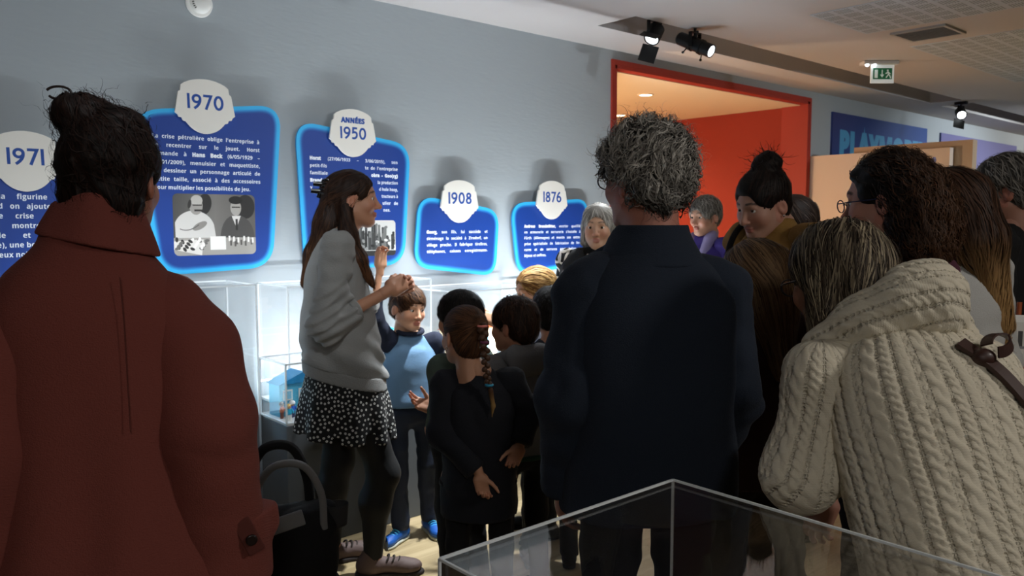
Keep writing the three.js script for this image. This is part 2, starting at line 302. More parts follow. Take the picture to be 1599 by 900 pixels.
panel('tall blue panel with 1970 badge and photo of two men', [[1.155, 1.985], [1.877, 2.071], [1.811, 1.248], [1.248, 1.225]], '1970', [1.481, 2.025], 1, (c, X, Y, k) => {
  justified(c, ["La crise pétrolière oblige l'entreprise à", 'se recentrer sur le jouet. Horst', 'demande à *Hans *Beck (6/05/1929 –', '30/01/2009), menuisier et maquettiste,', 'de dessiner un personnage articulé de', 'petite taille, associé à des accessoires', 'pour multiplier les possibilités de jeu.|'], X(1.238), X(1.755), Y(1.866), .0393 * k, .0255 * k);
  const x = X(1.32), y = Y(1.612), w = .402 * k, h = .295 * k, q = w / 400;
  photo(c, x, y, w, h, w * .06, () => {
    c.translate(x, y); c.scale(q, h / 300); c.fillStyle = '#5a5856'; c.fillRect(0, 0, 400, 300); const gr = c.createLinearGradient(0, 0, 400, 0); gr.addColorStop(0, '#4b4a48'); gr.addColorStop(.5, '#76736f'); gr.addColorStop(1, '#5e5b58'); c.fillStyle = gr; c.fillRect(0, 0, 400, 210);
    c.fillStyle = '#282726'; c.beginPath(); c.ellipse(148, 50, 34, 52, .2, 0, 7); c.fill(); c.beginPath(); c.ellipse(352, 60, 46, 60, 0, 0, 7); c.fill();
    c.fillStyle = '#cfccc8'; c.beginPath(); c.moveTo(10, 300); c.lineTo(8, 140); c.quadraticCurveTo(30, 88, 96, 80); c.quadraticCurveTo(170, 88, 192, 150); c.lineTo(200, 210); c.lineTo(60, 300); c.fill();
    c.fillStyle = '#9b9792'; c.beginPath(); c.ellipse(108, 58, 32, 44, 0, 0, 7); c.fill(); c.fillStyle = '#b8b4ae'; c.beginPath(); c.ellipse(112, 32, 28, 26, 0, 0, 7); c.fill(); c.fillStyle = '#2e2c2a'; c.fillRect(92, 52, 44, 6); c.fillRect(100, 76, 36, 9); c.beginPath(); c.ellipse(78, 50, 8, 22, .2, 0, 7); c.fill();
    c.fillStyle = '#8b8782'; c.beginPath(); c.ellipse(124, 156, 38, 16, -.5, 0, 7); c.fill(); c.strokeStyle = '#5b5855'; c.lineWidth = 4; c.beginPath(); c.moveTo(30, 170); c.quadraticCurveTo(70, 190, 120, 150); c.stroke();
    c.fillStyle = '#4c4a48'; c.beginPath(); c.moveTo(222, 215); c.quadraticCurveTo(230, 120, 286, 104); c.lineTo(320, 104); c.quadraticCurveTo(388, 120, 396, 220); c.fill();
    c.fillStyle = '#dddad6'; c.beginPath(); c.moveTo(280, 106); c.lineTo(326, 106); c.lineTo(304, 168); c.fill(); c.fillStyle = '#2b2a29'; c.fillRect(299, 122, 11, 56);
    c.fillStyle = '#aaa6a0'; c.beginPath(); c.ellipse(302, 66, 27, 40, 0, 0, 7); c.fill(); c.fillStyle = '#1d1c1b'; c.beginPath(); c.ellipse(302, 28, 34, 20, 0, 0, 7); c.fill(); c.fillRect(282, 60, 42, 6);
    c.fillStyle = '#a19d97'; c.fillRect(0, 214, 400, 86); c.fillStyle = '#dedad4'; c.beginPath(); c.moveTo(0, 230); c.lineTo(140, 222); c.lineTo(130, 300); c.lineTo(0, 270); c.fill();
    c.fillStyle = '#ece9e4'; c.fillRect(172, 208, 76, 66); c.fillStyle = '#2c2b2a';
    for (let i = 0; i < 26; i++) { c.fillStyle = ['#2c2b2a', '#efece7', '#6a6764'][i % 3]; c.beginPath(); c.ellipse(14 + (i * 53) % 150, 222 + (i * 29) % 50, 7, 12, i, 0, 7); c.fill(); }
    for (let i = 0; i < 12; i++) { c.fillStyle = ['#efece7', '#55524f'][i % 2]; c.fillRect(262 + (i * 37) % 126, 206 + (i * 17) % 32, 9, 26); }
  });
});
panel('tilted blue panel with the années 1950 badge behind the speaking woman', [[1.949, 2.005], [2.665, 1.92], [2.616, 1.237], [1.988, 1.195]], '1950', [2.278, 1.957], 1, (c, X, Y, k) => {
  const P = (s, a, b, i, o) => justified(c, [s], X(a), X(b), Y(1.805) + i * .0385 * k, 1, .0245 * k);
  P('*Horst (27/06/1933 – 3/06/2015), son', 2.028, 2.575, 0); P('petit-fils|', 2.028, 2.3, 1); P("te de l'entreprise", 2.36, 2.575, 1); P('familiale|', 2.028, 2.3, 2); P('*obra *- *Geo(rg)', 2.40, 2.575, 2); P('*Brand|', 2.028, 2.3, 3); P('la production', 2.44, 2.575, 3);
  P('v|', 2.028, 2.3, 4); P('d hula hoop,', 2.45, 2.575, 4); P('tracteurs à', 2.465, 2.575, 5); P('ulier de', 2.47, 2.575, 6); P('nes.|', 2.475, 2.6, 7);
  const x = X(2.20), y = Y(1.487), w = .355 * k, h = .20 * k;
  photo(c, x, y, w, h, w * .06, () => {
    c.translate(x, y); c.scale(w / 400, h / 240); c.fillStyle = '#c9c9c6'; c.fillRect(0, 0, 400, 240); let s = 5; const rd = () => (s = (s * 16807) % 2147483647) / 2147483647;
    for (let i = 0; i < 60; i++) { const X0 = rd() * 400, hh = 60 + rd() * 110; c.fillStyle = ['#2a2b2b', '#3f4040', '#6f706e'][i % 3]; c.fillRect(X0, 200 - hh, 8 + rd() * 12, hh); c.beginPath(); c.arc(X0 + 8, 200 - hh, 9, 0, 7); c.fill(); }
    for (let i = 0; i < 40; i++) { c.fillStyle = ['#1f2020', '#e4e4e0', '#8d8e8c'][i % 3]; c.beginPath(); c.ellipse(rd() * 400, 120 + rd() * 100, 14, 9, rd() * 3, 0, 7); c.fill(); }
    c.fillStyle = '#2b2c2c'; c.fillRect(0, 205, 400, 35);
  });
}, 'ANNÉES');
panel('small blue panel with the 1908 badge and four lines of text', [[2.719, 1.632], [3.336, 1.553], [3.304, 1.132], [2.678, 1.212]], '1908', [3.004, 1.60], 1, (c, X, Y, k) => {
  justified(c, ['*Georg, son fils, lui succède et', 'déménage la société à Zirndorf, un', 'village proche. Il fabrique tirelires,', 'téléphones, caisses enregistreuses.'], X(2.772), X(3.238), Y(1.408), .0385 * k, .0245 * k);
});
panel('small blue panel nearest the doorway with the 1876 badge', [[3.428, 1.598], [4.16, 1.641], [4.12, 1.185], [3.489, 1.124]], '1876', [3.78, 1.622], 1, (c, X, Y, k) => {
  justified(c, ['*Andreas *Brandstätter, ouvrier qualifié', "en armurerie et serrurerie s'installe à", 'Fürth (Allemagne) et monte son entre-', 'prise spécialisée de fabrication de fer-', 'rures et de serrures pour boîtes à', 'bijoux et coffres.|'], X(3.548), X(4.075), Y(1.44), .0385 * k, .0245 * k);
});

// ------------------------------------------------------------------ far end: partition and wall signs
struct('wall_partition_low', box(7.22, 0, -3.94, 7.30, 2.095, -2.70), M(0xd8cabd, { roughness: .9 }));
struct('wall_partition_high', box(7.305, 0, -3.56, 7.40, 2.155, -2.555), M(0xb9a48c, { roughness: .9 }));
function wallSign(label, x0, x1, y0, y1, text) {
  const t = thing('wall_sign', label, 'sign', [x0, y0, WZ]), w = x1 - x0, h = y1 - y0;
  mesh('board', box(0, 0, 0, w, h, .02), M(0x2b3f86, { roughness: .5 }), t);
  const tex = canvasTex(1024, Math.round(1024 * h / w), (c, W, H) => {
    const g = c.createLinearGradient(0, 0, W * .2, H); g.addColorStop(0, '#33386f'); g.addColorStop(1, '#274a8f'); c.fillStyle = g; c.fillRect(0, 0, W, H);
    if (text) { c.fillStyle = '#4f9ac8'; c.strokeStyle = '#4f9ac8'; c.lineWidth = 7; c.font = '900 104px sans-serif'; c.save(); c.translate(62, H * .60); c.scale(1.62, 1.5); c.fillText(text, 0, 0); c.strokeText(text, 0, 0); c.restore(); }
    else { c.fillStyle = '#6a6a9a'; c.fillRect(0, 0, W, H * .46); c.fillStyle = '#1f3a80'; c.fillRect(0, H * .46, W, H * .54); c.strokeStyle = '#8fb2dd'; c.lineWidth = 14; for (let i = 0; i < 3; i++) { c.beginPath(); c.arc(420 + i * 55, H * .72, 26, 0, 7); c.stroke(); } }
  });
  mesh('print', new THREE.PlaneGeometry(w, h).translate(w / 2, h / 2, .0207), M(0xffffff, { map: tex, roughness: .6 }), t);
}
wallSign('long dark blue wall sign with light blue lettering above the partition', 7.61, 9.83, 1.85, 2.545, 'PLAYMOBIL');
wallSign('violet and blue wall sign at the far right beyond the partition', 10.23, 12.86, 1.7, 2.53, '');

// ------------------------------------------------------------------ display cases
const acrylic = P(0xffffff, { transmission: 1, thickness: 0, roughness: 0.02, ior: 1.49 });
const frosted = M(0xe8eef0, { roughness: .35, transparent: false });
function acrylicCase(t, x0, y0, z0, x1, y1, z1, th = .006, ed = .004, rim) {   // five panes and the polished edges that show as white lines
  mesh('pane', box(x0, y0, z1 - th, x1, y1, z1), acrylic, t); mesh('pane', box(x0, y0, z0, x1, y1, z0 + th), acrylic, t);
  mesh('pane', box(x0, y0, z0 + th, x0 + th, y1, z1 - th), acrylic, t); mesh('pane', box(x1 - th, y0, z0 + th, x1, y1, z1 - th), acrylic, t);
  mesh('pane', box(x0 + th, y1 - th, z0 + th, x1 - th, y1, z1 - th), acrylic, t);
  const e = ed, g = [], B = (a, b, c, d, f, h) => g.push(box(a, b, c, d, f, h));
  for (const X of [x0, x1]) for (const Z of [z0, z1]) B(X - e / 2, y0, Z - e / 2, X + e / 2, y1, Z + e / 2);
  for (const Y of rim ? [y0, y1] : [y1]) { for (const Z of [z0, z1]) B(x0, Y - e / 2, Z - e / 2, x1, Y + e / 2, Z + e / 2); for (const X of [x0, x1]) B(X - e / 2, Y - e / 2, z0, X + e / 2, Y + e / 2, z1); }
  mesh('polished_edges', g, frosted, t);
}
const greyPlinth = M(0x585c60, { roughness: .7 }), whitePlate = M(0xeeeeec, { roughness: .6 });
function showcase(label, x0, x1, z0, z1, top, group) {
  const t = thing('display_case', label, 'display case', [0, 0, 0], 0, group);
  mesh('plinth', box(x0, 0, z0, x1, .575, z1, .004), greyPlinth, t); mesh('base_plate', box(x0 + .004, .575, z0 + .004, x1 - .004, .587, z1 - .004), whitePlate, t);
  acrylicCase(t, x0, .587, z0, x1, top, z1, .006, .007, true);
  return t;
}
function strip(x0, x1, y, z, where, k = 1) {                   // LED strip inside a case: bar, glowing face and the light in front of it
  const t = thing('led_strip', `slim white light strip along the front of the ${where}`, 'light strip', [(x0 + x1) / 2, y, z], 0, 'light strips in the showcases'), w = x1 - x0;
  mesh('bar', box(-w / 2, -.012, -.012, w / 2, 0, .012), whitePlate, t);
  const g = new THREE.PlaneGeometry(w - .02, .016).rotateX(-Math.PI / 2).translate(0, .001, 0); mesh('glowing_face', g, glow(3), t);
  const l = new THREE.RectAreaLight(COOL, LEVEL.caseStrip * k, w - .02, .016); l.position.set((x0 + x1) / 2, y + .006, z); l.lookAt((x0 + x1) / 2, y + 1, z - .35); scene.add(l);
}
showcase('tall clear display case behind the rust coat, nearest the camera along the wall', .60, 1.56, -3.90, -3.56, 1.19);
showcase('low clear display case of toys at the back of the speaking woman', 1.567, 2.36, -3.555, -3.29, .852);
showcase('tall clear display case against the wall between speaker and raised hand', 1.72, 2.55, -3.90, -3.57, 1.17);
showcase('clear display case standing right below the 1908 badge', 2.62, 3.34, -3.90, -3.45, 1.10);
showcase('clear display case at the doorway end below the 1876 badge', 3.42, 4.12, -3.90, -3.45, 1.06);
strip(.75, 1.40, .605, -3.60, 'case behind the rust coat', .8); strip(1.80, 2.40, .605, -3.61, 'case by the speaking woman', .85); strip(2.70, 3.26, .605, -3.49, 'second case from the doorway', 1.5); strip(3.5, 4.04, .605, -3.49, 'case nearest the doorway', 1.5);
// free-standing case in the foreground
{
  const t = thing('display_case', 'large empty clear display case on dark plinth in front of the man', 'display case', [0, 0, 0]);
  mesh('plinth', box(.687, 0, -.945, 1.246, .50, -.12, .004), M(0x17181a, { roughness: .6 }), t);
  mesh('base_plate', box(.692, .50, -.94, 1.241, .512, -.125), M(0x2a2b2d, { roughness: .6 }), t);
  acrylicCase(t, .687, .512, -.945, 1.246, .98, -.12, .006, .004, false);
}

// ------------------------------------------------------------------ figures: distance fields meshed as smooth surfaces
const cap = (a, b, ra, rb = ra) => {
  const [ax, ay, az] = a, bx = b[0] - ax, by = b[1] - ay, bz = b[2] - az, bb = bx * bx + by * by + bz * bz || 1e-9;
  return (x, y, z) => { let px = x - ax; const py = y - ay, pz = z - az; let t = (px * bx + py * by + pz * bz) / bb; t = t < 0 ? 0 : t > 1 ? 1 : t; px -= bx * t; const qy = py - by * t, qz = pz - bz * t; return Math.sqrt(px * px + qy * qy + qz * qz) - ra - (rb - ra) * t; };
};
const ell = (c, r, rx = 0, ry = 0, rz = 0) => {
  const [cx, cy, cz] = c, [a, b, d] = r; let m = null;
  if (rx || ry || rz) m = new THREE.Matrix4().makeRotationFromEuler(new THREE.Euler(rx, ry, rz)).invert().elements;
  return (x, y, z) => {
    let px = x - cx, py = y - cy, pz = z - cz;
    if (m) { const qx = m[0] * px + m[4] * py + m[8] * pz, qy = m[1] * px + m[5] * py + m[9] * pz; pz = m[2] * px + m[6] * py + m[10] * pz; px = qx; py = qy; }
    px /= a; py /= b; pz /= d; const k0 = Math.sqrt(px * px + py * py + pz * pz); px /= a; py /= b; pz /= d; const k1 = Math.sqrt(px * px + py * py + pz * pz); return k1 < 1e-6 ? -Math.min(a, b, d) : k0 * (k0 - 1) / k1;
  };
};
const smin = (a, b, k) => { const h = k - Math.abs(a - b); return h > 0 ? Math.min(a, b) - h * h / (4 * k) : Math.min(a, b); };
const smax = (a, b, k) => -smin(-a, -b, k);
const uni = (k, ...f) => (x, y, z) => { let d = f[0](x, y, z); for (let i = 1; i < f.length; i++) d = smin(d, f[i](x, y, z), k); return d; };
const add = (f, g, k) => (x, y, z) => smin(f(x, y, z), g(x, y, z), k);
const sub = (f, g, k = .005) => (x, y, z) => smax(f(x, y, z), -g(x, y, z), k);
const both = (f, g, k = .005) => (x, y, z) => smax(f(x, y, z), g(x, y, z), k);
const half = (n, d) => { const l = Math.hypot(...n); return (x, y, z) => (x * n[0] + y * n[1] + z * n[2]) / l - d; };   // inside: n.p < d
const grow = (f, r) => (x, y, z) => f(x, y, z) - r;
const bump = (f, g) => (x, y, z) => { const d = f(x, y, z); return d > .03 || d < -.03 ? d : d + g(x, y, z); };
const placed = (f, o, rx = 0, ry = 0, rz = 0, s = 1) => {
  const m = new THREE.Matrix4().makeRotationFromEuler(new THREE.Euler(rx, ry, rz, 'YXZ')).invert().elements;
  return (x, y, z) => { const px = (x - o[0]) / s, py = (y - o[1]) / s, pz = (z - o[2]) / s; return s * f(m[0] * px + m[4] * py + m[8] * pz, m[1] * px + m[5] * py + m[9] * pz, m[2] * px + m[6] * py + m[10] * pz); };
};
// body of elliptical sections: rows [y, centre x, centre z, half width, half depth], rising
function prof(rows, n = 2.3) {
  const R = rows.slice().sort((a, b) => a[0] - b[0]), N = R.length, mx = clamp((n - 2) / 2 * 1.6, 0, 1), y0 = R[0][0], y1 = R[N - 1][0], o = [0, 0, 0, 0];
  const T = R.map((r, i) => { const a = R[Math.max(i - 1, 0)], b = R[Math.min(i + 1, N - 1)]; return [1, 2, 3, 4].map(k => (b[k] - a[k]) / Math.max(b[0] - a[0], 1e-6)); });
  return (x, y, z) => {
    const yy = clamp(y, y0, y1); let i = 0; while (i < N - 2 && yy > R[i + 1][0]) i++;
    const h = R[i + 1][0] - R[i][0], t = (yy - R[i][0]) / h, t2 = t * t, t3 = t2 * t, a = 2 * t3 - 3 * t2 + 1, b = t3 - 2 * t2 + t, c = 3 * t2 - 2 * t3, d = t3 - t2;
    for (let k = 1; k < 5; k++) o[k - 1] = a * R[i][k] + b * h * T[i][k - 1] + c * R[i + 1][k] + d * h * T[i + 1][k - 1];
    const w = Math.max(o[2], .004), e = Math.max(o[3], .004), u = (x - o[0]) / w, v = (z - o[1]) / e, uu = u * u, vv = v * v, q4 = Math.sqrt(Math.sqrt(uu * uu + vv * vv)), q2 = Math.sqrt(uu + vv), q = q2 + (q4 - q2) * mx, f = (q - 1) * Math.min(w, e) * (1 + .25 * Math.min(1, Math.abs(w - e) / Math.max(w, e)));
    return Math.max(f, y0 - y, y - y1);
  };
}
// naive surface nets
function netMesh(f, b, h, o = {}) {
  const nx = Math.ceil((b[3] - b[0]) / h) + 2, ny = Math.ceil((b[4] - b[1]) / h) + 2, nz = Math.ceil((b[5] - b[2]) / h) + 2, B = 3;
  const F = new Float32Array(nx * ny * nz), ix = (i, j, k) => (k * ny + j) * nx + i, X = i => b[0] + (i - .5) * h, Y = j => b[1] + (j - .5) * h, Z = k => b[2] + (k - .5) * h;
  const lim = B * h * .87 * 1.4 + (o.margin || h * .7);
  for (let K = 0; K < nz; K += B) for (let J = 0; J < ny; J += B) for (let I = 0; I < nx; I += B) {
    const c = f(X(I + 1), Y(J + 1), Z(K + 1)), skip = Math.abs(c) > lim;
    for (let k = K; k < Math.min(K + B, nz); k++) for (let j = J; j < Math.min(J + B, ny); j++) for (let i = I; i < Math.min(I + B, nx); i++) {
      const edge = i === 0 || j === 0 || k === 0 || i === nx - 1 || j === ny - 1 || k === nz - 1;
      F[ix(i, j, k)] = edge ? 1 : skip ? c : f(X(i), Y(j), Z(k));
    }
  }
  const id = new Int32Array(nx * ny * nz).fill(-1), P = [], I3 = [];
  for (let k = 0; k < nz - 1; k++) for (let j = 0; j < ny - 1; j++) for (let i = 0; i < nx - 1; i++) {
    let m = 0, sx = 0, sy = 0, sz = 0, n = 0; const c = [];
    for (let q = 0; q < 8; q++) { c[q] = F[ix(i + (q & 1), j + (q >> 1 & 1), k + (q >> 2))]; if (c[q] < 0) m |= 1 << q; }
    if (m === 0 || m === 255) continue;
    for (let q = 0; q < 8; q++) for (let a = 0; a < 3; a++) if (!(q >> a & 1)) {
      const r = q | 1 << a; if ((c[q] < 0) === (c[r] < 0)) continue; const t = c[q] / (c[q] - c[r]);
      sx += (q & 1) + (a === 0 ? t : 0); sy += (q >> 1 & 1) + (a === 1 ? t : 0); sz += (q >> 2) + (a === 2 ? t : 0); n++;
    }
    id[ix(i, j, k)] = P.length / 3; P.push(X(i) + sx / n * h, Y(j) + sy / n * h, Z(k) + sz / n * h);
  }
  const quad = (a, c, d, e, flip) => { if (a < 0 || c < 0 || d < 0 || e < 0) return; flip ? I3.push(a, d, c, a, e, d) : I3.push(a, c, d, a, d, e); };
  for (let k = 1; k < nz - 1; k++) for (let j = 1; j < ny - 1; j++) for (let i = 1; i < nx - 1; i++) {
    const s = F[ix(i, j, k)] < 0;
    if (s !== F[ix(i + 1, j, k)] < 0) quad(id[ix(i, j - 1, k - 1)], id[ix(i, j, k - 1)], id[ix(i, j, k)], id[ix(i, j - 1, k)], !s);
    if (s !== F[ix(i, j + 1, k)] < 0) quad(id[ix(i - 1, j, k - 1)], id[ix(i - 1, j, k)], id[ix(i, j, k)], id[ix(i, j, k - 1)], !s);
    if (s !== F[ix(i, j, k + 1)] < 0) quad(id[ix(i - 1, j - 1, k)], id[ix(i, j - 1, k)], id[ix(i, j, k)], id[ix(i - 1, j, k)], !s);
  }
  const g = new THREE.BufferGeometry(); g.setAttribute('position', new THREE.BufferAttribute(new Float32Array(P), 3)); g.setIndex(I3); g.computeVertexNormals();
  if (o.shift) { const p = g.attributes.position, nn = g.attributes.normal; for (let i = 0; i < p.count; i++) { const x = p.getX(i), y = p.getY(i), z = p.getZ(i), d = o.shift(x, y, z, nn.getX(i), nn.getY(i), nn.getZ(i)); p.setXYZ(i, x + nn.getX(i) * d, y + nn.getY(i) * d, z + nn.getZ(i) * d); } g.computeVertexNormals(); }
  return finish(g, o);
}
function finish(g, o) {
  const p = g.attributes.position, n = g.attributes.normal, c = new Float32Array(p.count * 3).fill(1), uv = new Float32Array(p.count * 2);
  for (let i = 0; i < p.count; i++) {
    const x = p.getX(i), y = p.getY(i), z = p.getZ(i);
    if (o.color) c.set(o.color(x, y, z, n.getX(i), n.getY(i), n.getZ(i)), i * 3);
    const q = o.uv ? o.uv(x, y, z, n.getX(i), n.getY(i), n.getZ(i)) : [x + z * .6, y + z * .3]; uv[2 * i] = q[0]; uv[2 * i + 1] = q[1];
  }
  g.setAttribute('color', new THREE.BufferAttribute(c, 3)); g.setAttribute('uv', new THREE.BufferAttribute(uv, 2)); return g;
}
const rgb = h => { const c = new THREE.Color(h); return [c.r, c.g, c.b]; };
const mix3 = (a, b, t) => [lerp(a[0], b[0], t), lerp(a[1], b[1], t), lerp(a[2], b[2], t)];

// ---- head, in its own frame: +z looks ahead, +y up, +x the person's left; 23 cm from chin to crown
function headField(k = {}) {
  const jw = k.jaw ?? 1, ns = k.nose ?? 1, ck = k.cheek ?? 1, ch = k.chin ?? 0, nk = k.neck ?? .054, s2 = f => [f(-1), f(1)];
  let f = uni(.035, ell([0, .032, -.012], [.0745, .083, .097]), ell([0, -.028, .024], [.060 * jw, .084, .064]), ...s2(s => cap([s * .046 * jw, -.055, .0], [s * .017, -.098 + ch, .060], .021, .016)));
  f = add(f, ell([0, -.098 + ch, .066], [.021 * jw, .016, .017]), .018);
  for (const s of [-1, 1]) f = add(f, ell([s * .038, -.031, .058], [.024 * ck, .025 * ck, .025]), .022);
  f = add(f, cap([-.028, .0215, .0785], [.028, .0215, .0785], .011), .016);
  for (const s of [-1, 1]) f = sub(f, ell([s * .031, -.001, .097], [.018, .0115, .016]), .010);
  for (const s of [-1, 1]) { f = add(f, ell([s * .031, .0088, .0745], [.0150, .0070, .0122]), .004); f = add(f, ell([s * .031, -.0102, .0718], [.0145, .0048, .012]), .005); }
  f = add(f, cap([0, .008, .084], [0, -.033, .0935 + .012 * ns], .0075, .0095), .014);
  f = add(f, ell([0, -.037, .0945 + .012 * ns], [.0115, .0098, .011]), .008);
  for (const s of [-1, 1]) f = add(f, ell([s * .0115, -.041, .093], [.0078, .0072, .010]), .006);
  f = add(f, ell([0, -.0635, .0878], [.0195, .0062, .0092]), .007); f = add(f, ell([0, -.0742, .0865], [.0165, .0070, .0092]), .007);
  f = sub(f, cap([-.0185, -.0690, .0975], [.0185, -.0690, .0975], .0020), .004);
  for (const s of [-1, 1]) { let e = ell([s * .0775, -.012, -.012], [.0085, .031, .0185], .15, s * -.35, s * .12); e = sub(e, ell([s * .0875, -.010, -.006], [.008, .018, .0095], .15, s * -.35, 0), .004); f = add(f, e, .006); }
  return add(f, cap([0, -.06, -.026], [0, -.20, -.04], nk, nk * 1.06), .03);
}
function headPaint(skin, lips, brow, k = {}) {
  const S = rgb(skin), L = rgb(lips), Bw = brow ? rgb(brow) : null, R = mix3(S, rgb(0xc0503f), .38);
  return (x, y, z) => {
    let c = S; const ax = Math.abs(x);
    const ck = Math.exp(-((ax - .04) ** 2 + (y + .036) ** 2) / .0006) * smooth(.03, .06, z) * (k.blush ?? .7); c = mix3(c, R, ck);
    c = mix3(c, R, .5 * Math.exp(-(x * x + (y + .038) ** 2) / .0002) * smooth(.08, .1, z)); if (ax > .07) c = mix3(c, R, .55);
    const lp = smooth(1.25, .85, Math.hypot(x / .0205, (y + .069) / .0128)) * smooth(.075, .085, z); c = mix3(c, L, lp * .8);
    if (Bw && z > .055) { const bc = .0245 + .004 * Math.sin((ax - .012) * 75) - (ax > .036 ? (ax - .036) * .35 : 0), w = smooth(.0052, .0025, Math.abs(y - bc)) * smooth(.010, .015, ax) * smooth(.053, .044, ax); c = mix3(c, Bw, w * .85); }
    return c;
  };
}
const eyeWhite = M(0xe0dbd4, { roughness: .25 }), skinMats = {};
const irisMats = {};
function skinMat() { return skinMats.s ??= P(0xffffff, { vertexColors: true, roughness: .55, sheen: .15, sheenRoughness: .5 }); }
// ---- hand: +y to the fingertips, palm towards +z, thumb on the side `s` of x; 18 cm
function handGeo(skin, { s = 1, curl = [.3, .3, .35, .4], spread = .05, thumb = [.7, .3], scale = 1, cell = .0032, fist = 0 } = {}) {
  const F = [], W = [.027, .009, -.010, -.028], len = [.070, .078, .072, .056], kn = [.090, .095, .091, .082], rd = [.0088, .009, .0087, .0078];
  let f = uni(.018, cap([0, -.035, 0], [0, .012, 0], .0235, .025), cap([.022 * s, .02, .0], [.026 * s, .082, 0], .016, .0125), cap([.0, .02, .001], [.008 * s, .086, 0], .016, .0125), cap([-.016 * s, .02, .001], [-.010 * s, .084, 0], .016, .012), cap([-.025 * s, .02, .003], [-.027 * s, .074, .002], .014, .011), ell([.022 * s, .032, .010], [.016, .026, .013]));
  for (let i = 0; i < 4; i++) {
    let p = [W[i] * s, kn[i] - .006, 0], a = 0, sp = spread * (1.5 - i) * s; const seg = [.45, .31, .27], c = Array.isArray(curl[i]) ? curl[i] : [curl[i], curl[i] * 1.25, curl[i] * .9]; const ch = [];
    seg.forEach((q, j) => { a += c[j]; const L = len[i] * q, e = [p[0] + Math.sin(sp) * L * Math.cos(a), p[1] + Math.cos(a) * Math.cos(sp) * L, p[2] + Math.sin(a) * L]; ch.push(cap(p, e, rd[i] * (1 - .09 * j), rd[i] * (.92 - .09 * j))); p = e; });
    F.push(uni(.004, ...ch));
  }
  { const [o, c] = thumb; let p = [.022 * s, .022, .008], d = [Math.sin(o) * s, Math.cos(o), .35]; const ch = []; const L = [.044, .034, .027];
    L.forEach((l, j) => { if (j) { d = [d[0] - c * s * .9 * d[1], d[1] + .25 * c * Math.abs(d[0]), d[2] + c * .5]; } const n = Math.hypot(...d), e = p.map((q, m) => q + d[m] / n * l); ch.push(cap(p, e, .0125 - .0018 * j, .0108 - .0018 * j)); p = e; });
    F.push(uni(.005, ...ch)); }
  const palm = f, g = (x, y, z) => { const d = palm(x, y, z); let m = 1; for (const q of F) m = Math.min(m, q(x, y, z)); return smin(d, m, .007); };
  const S = rgb(skin), R = mix3(S, rgb(0xc0503f), .45), key = JSON.stringify([s, curl, spread, thumb, scale, cell]);
  const q = (handCache[key] ??= netMesh(g, [-.085, -.06, -.075, .085, .19, .10], cell / scale)).clone();
  return finish(q, { color: (x, y) => mix3(S, R, smooth(.07, .16, y) * .7) }).scale(scale, scale, scale);
}
function handAt(g, w, fwd, palm) {                        // wrist point, direction of the fingers, direction the palm faces
  const y = V(...fwd).normalize(), z = V(...palm); z.addScaledVector(y, -z.dot(y)).normalize(); const x = y.clone().cross(z);
  return g.applyMatrix4(new THREE.Matrix4().makeBasis(x, y, z).setPosition(...w));
}
// ---- strands laid over a hair volume
function strands(f, src, o) {
  const pos = src.attributes.position, nor = src.attributes.normal, P = [], C = [], I = [], N = o.n, S = o.steps ?? 12, e = .002, k = 2;
  const grad = (p) => { const d = f(p.x, p.y, p.z); return V(f(p.x + e, p.y, p.z) - d, f(p.x, p.y + e, p.z) - d, f(p.x, p.y, p.z + e) - d).normalize(); };
  const pal = o.colors.map(rgb);
  for (let s = 0; s < N; s++) {
    const vi = Math.floor(rnd() * pos.count), p = V(pos.getX(vi), pos.getY(vi), pos.getZ(vi)); if (o.root && !o.root(p)) continue;
    const L = o.len * rr(.6, 1.25), st = L / S, off = rr(...(o.off ?? [-.002, .004])), w0 = (o.width ?? .0012) * rr(.6, 1.4), ph = rr(0, 6.28), cr = (o.curl ?? 0) * rr(.5, 1.4), cf = (o.freq ?? 3) * rr(.7, 1.3);
    let c = pal[Math.floor(rnd() * pal.length)]; c = mix3(c, pal[Math.floor(rnd() * pal.length)], rnd());
    const bias = V(rr(-1, 1), rr(-1, 1), rr(-1, 1)).multiplyScalar(o.mess ?? .15); let d = V(0, 0, 0), base = P.length / 3; const path = [];
    for (let i = 0; i <= S; i++) {
      const g = grad(p), t = i / S; let dir = V(...o.comb(p, g, t)).add(bias); const free = o.free && o.free(p, t);
      if (!free) dir.addScaledVector(g, -dir.dot(g)); dir.normalize(); if (i) dir.lerp(d, .45).normalize(); d.copy(dir);
      const side = dir.clone().cross(g).normalize(), q = p.clone(); if (cr) q.addScaledVector(side, Math.sin(ph + t * cf * 6.28) * cr * Math.min(1, t * 2)).addScaledVector(g, (Math.cos(ph + t * cf * 6.28) * .8 + .5) * cr * Math.min(1, t * 2));
      path.push([q, side, g]); p.addScaledVector(dir, st); if (!free) { const v = f(p.x, p.y, p.z); p.addScaledVector(grad(p), clamp(off - v, -.012, .012)); }
    }
    path.forEach(([q, sd, g], i) => {
      const t = i / S, w = w0 * (1 - .85 * t * t) * Math.min(1, .4 + t * 4); const col = o.tint ? o.tint(c, t, q) : c;
      for (let m = -1; m < 2; m += 2) { P.push(q.x + sd.x * w * m, q.y + sd.y * w * m, q.z + sd.z * w * m); C.push(...col); }
      if (i) { const a = base + (i - 1) * 2; I.push(a, a + 2, a + 1, a + 1, a + 2, a + 3); }
    });
  }
  const g = new THREE.BufferGeometry(); g.setAttribute('position', new THREE.BufferAttribute(new Float32Array(P), 3)); g.setAttribute('color', new THREE.BufferAttribute(new Float32Array(C), 3)); g.setAttribute('uv', new THREE.BufferAttribute(new Float32Array(P.length / 3 * 2), 2)); g.setIndex(I); g.computeVertexNormals(); return g;
}
const hairMats = {};
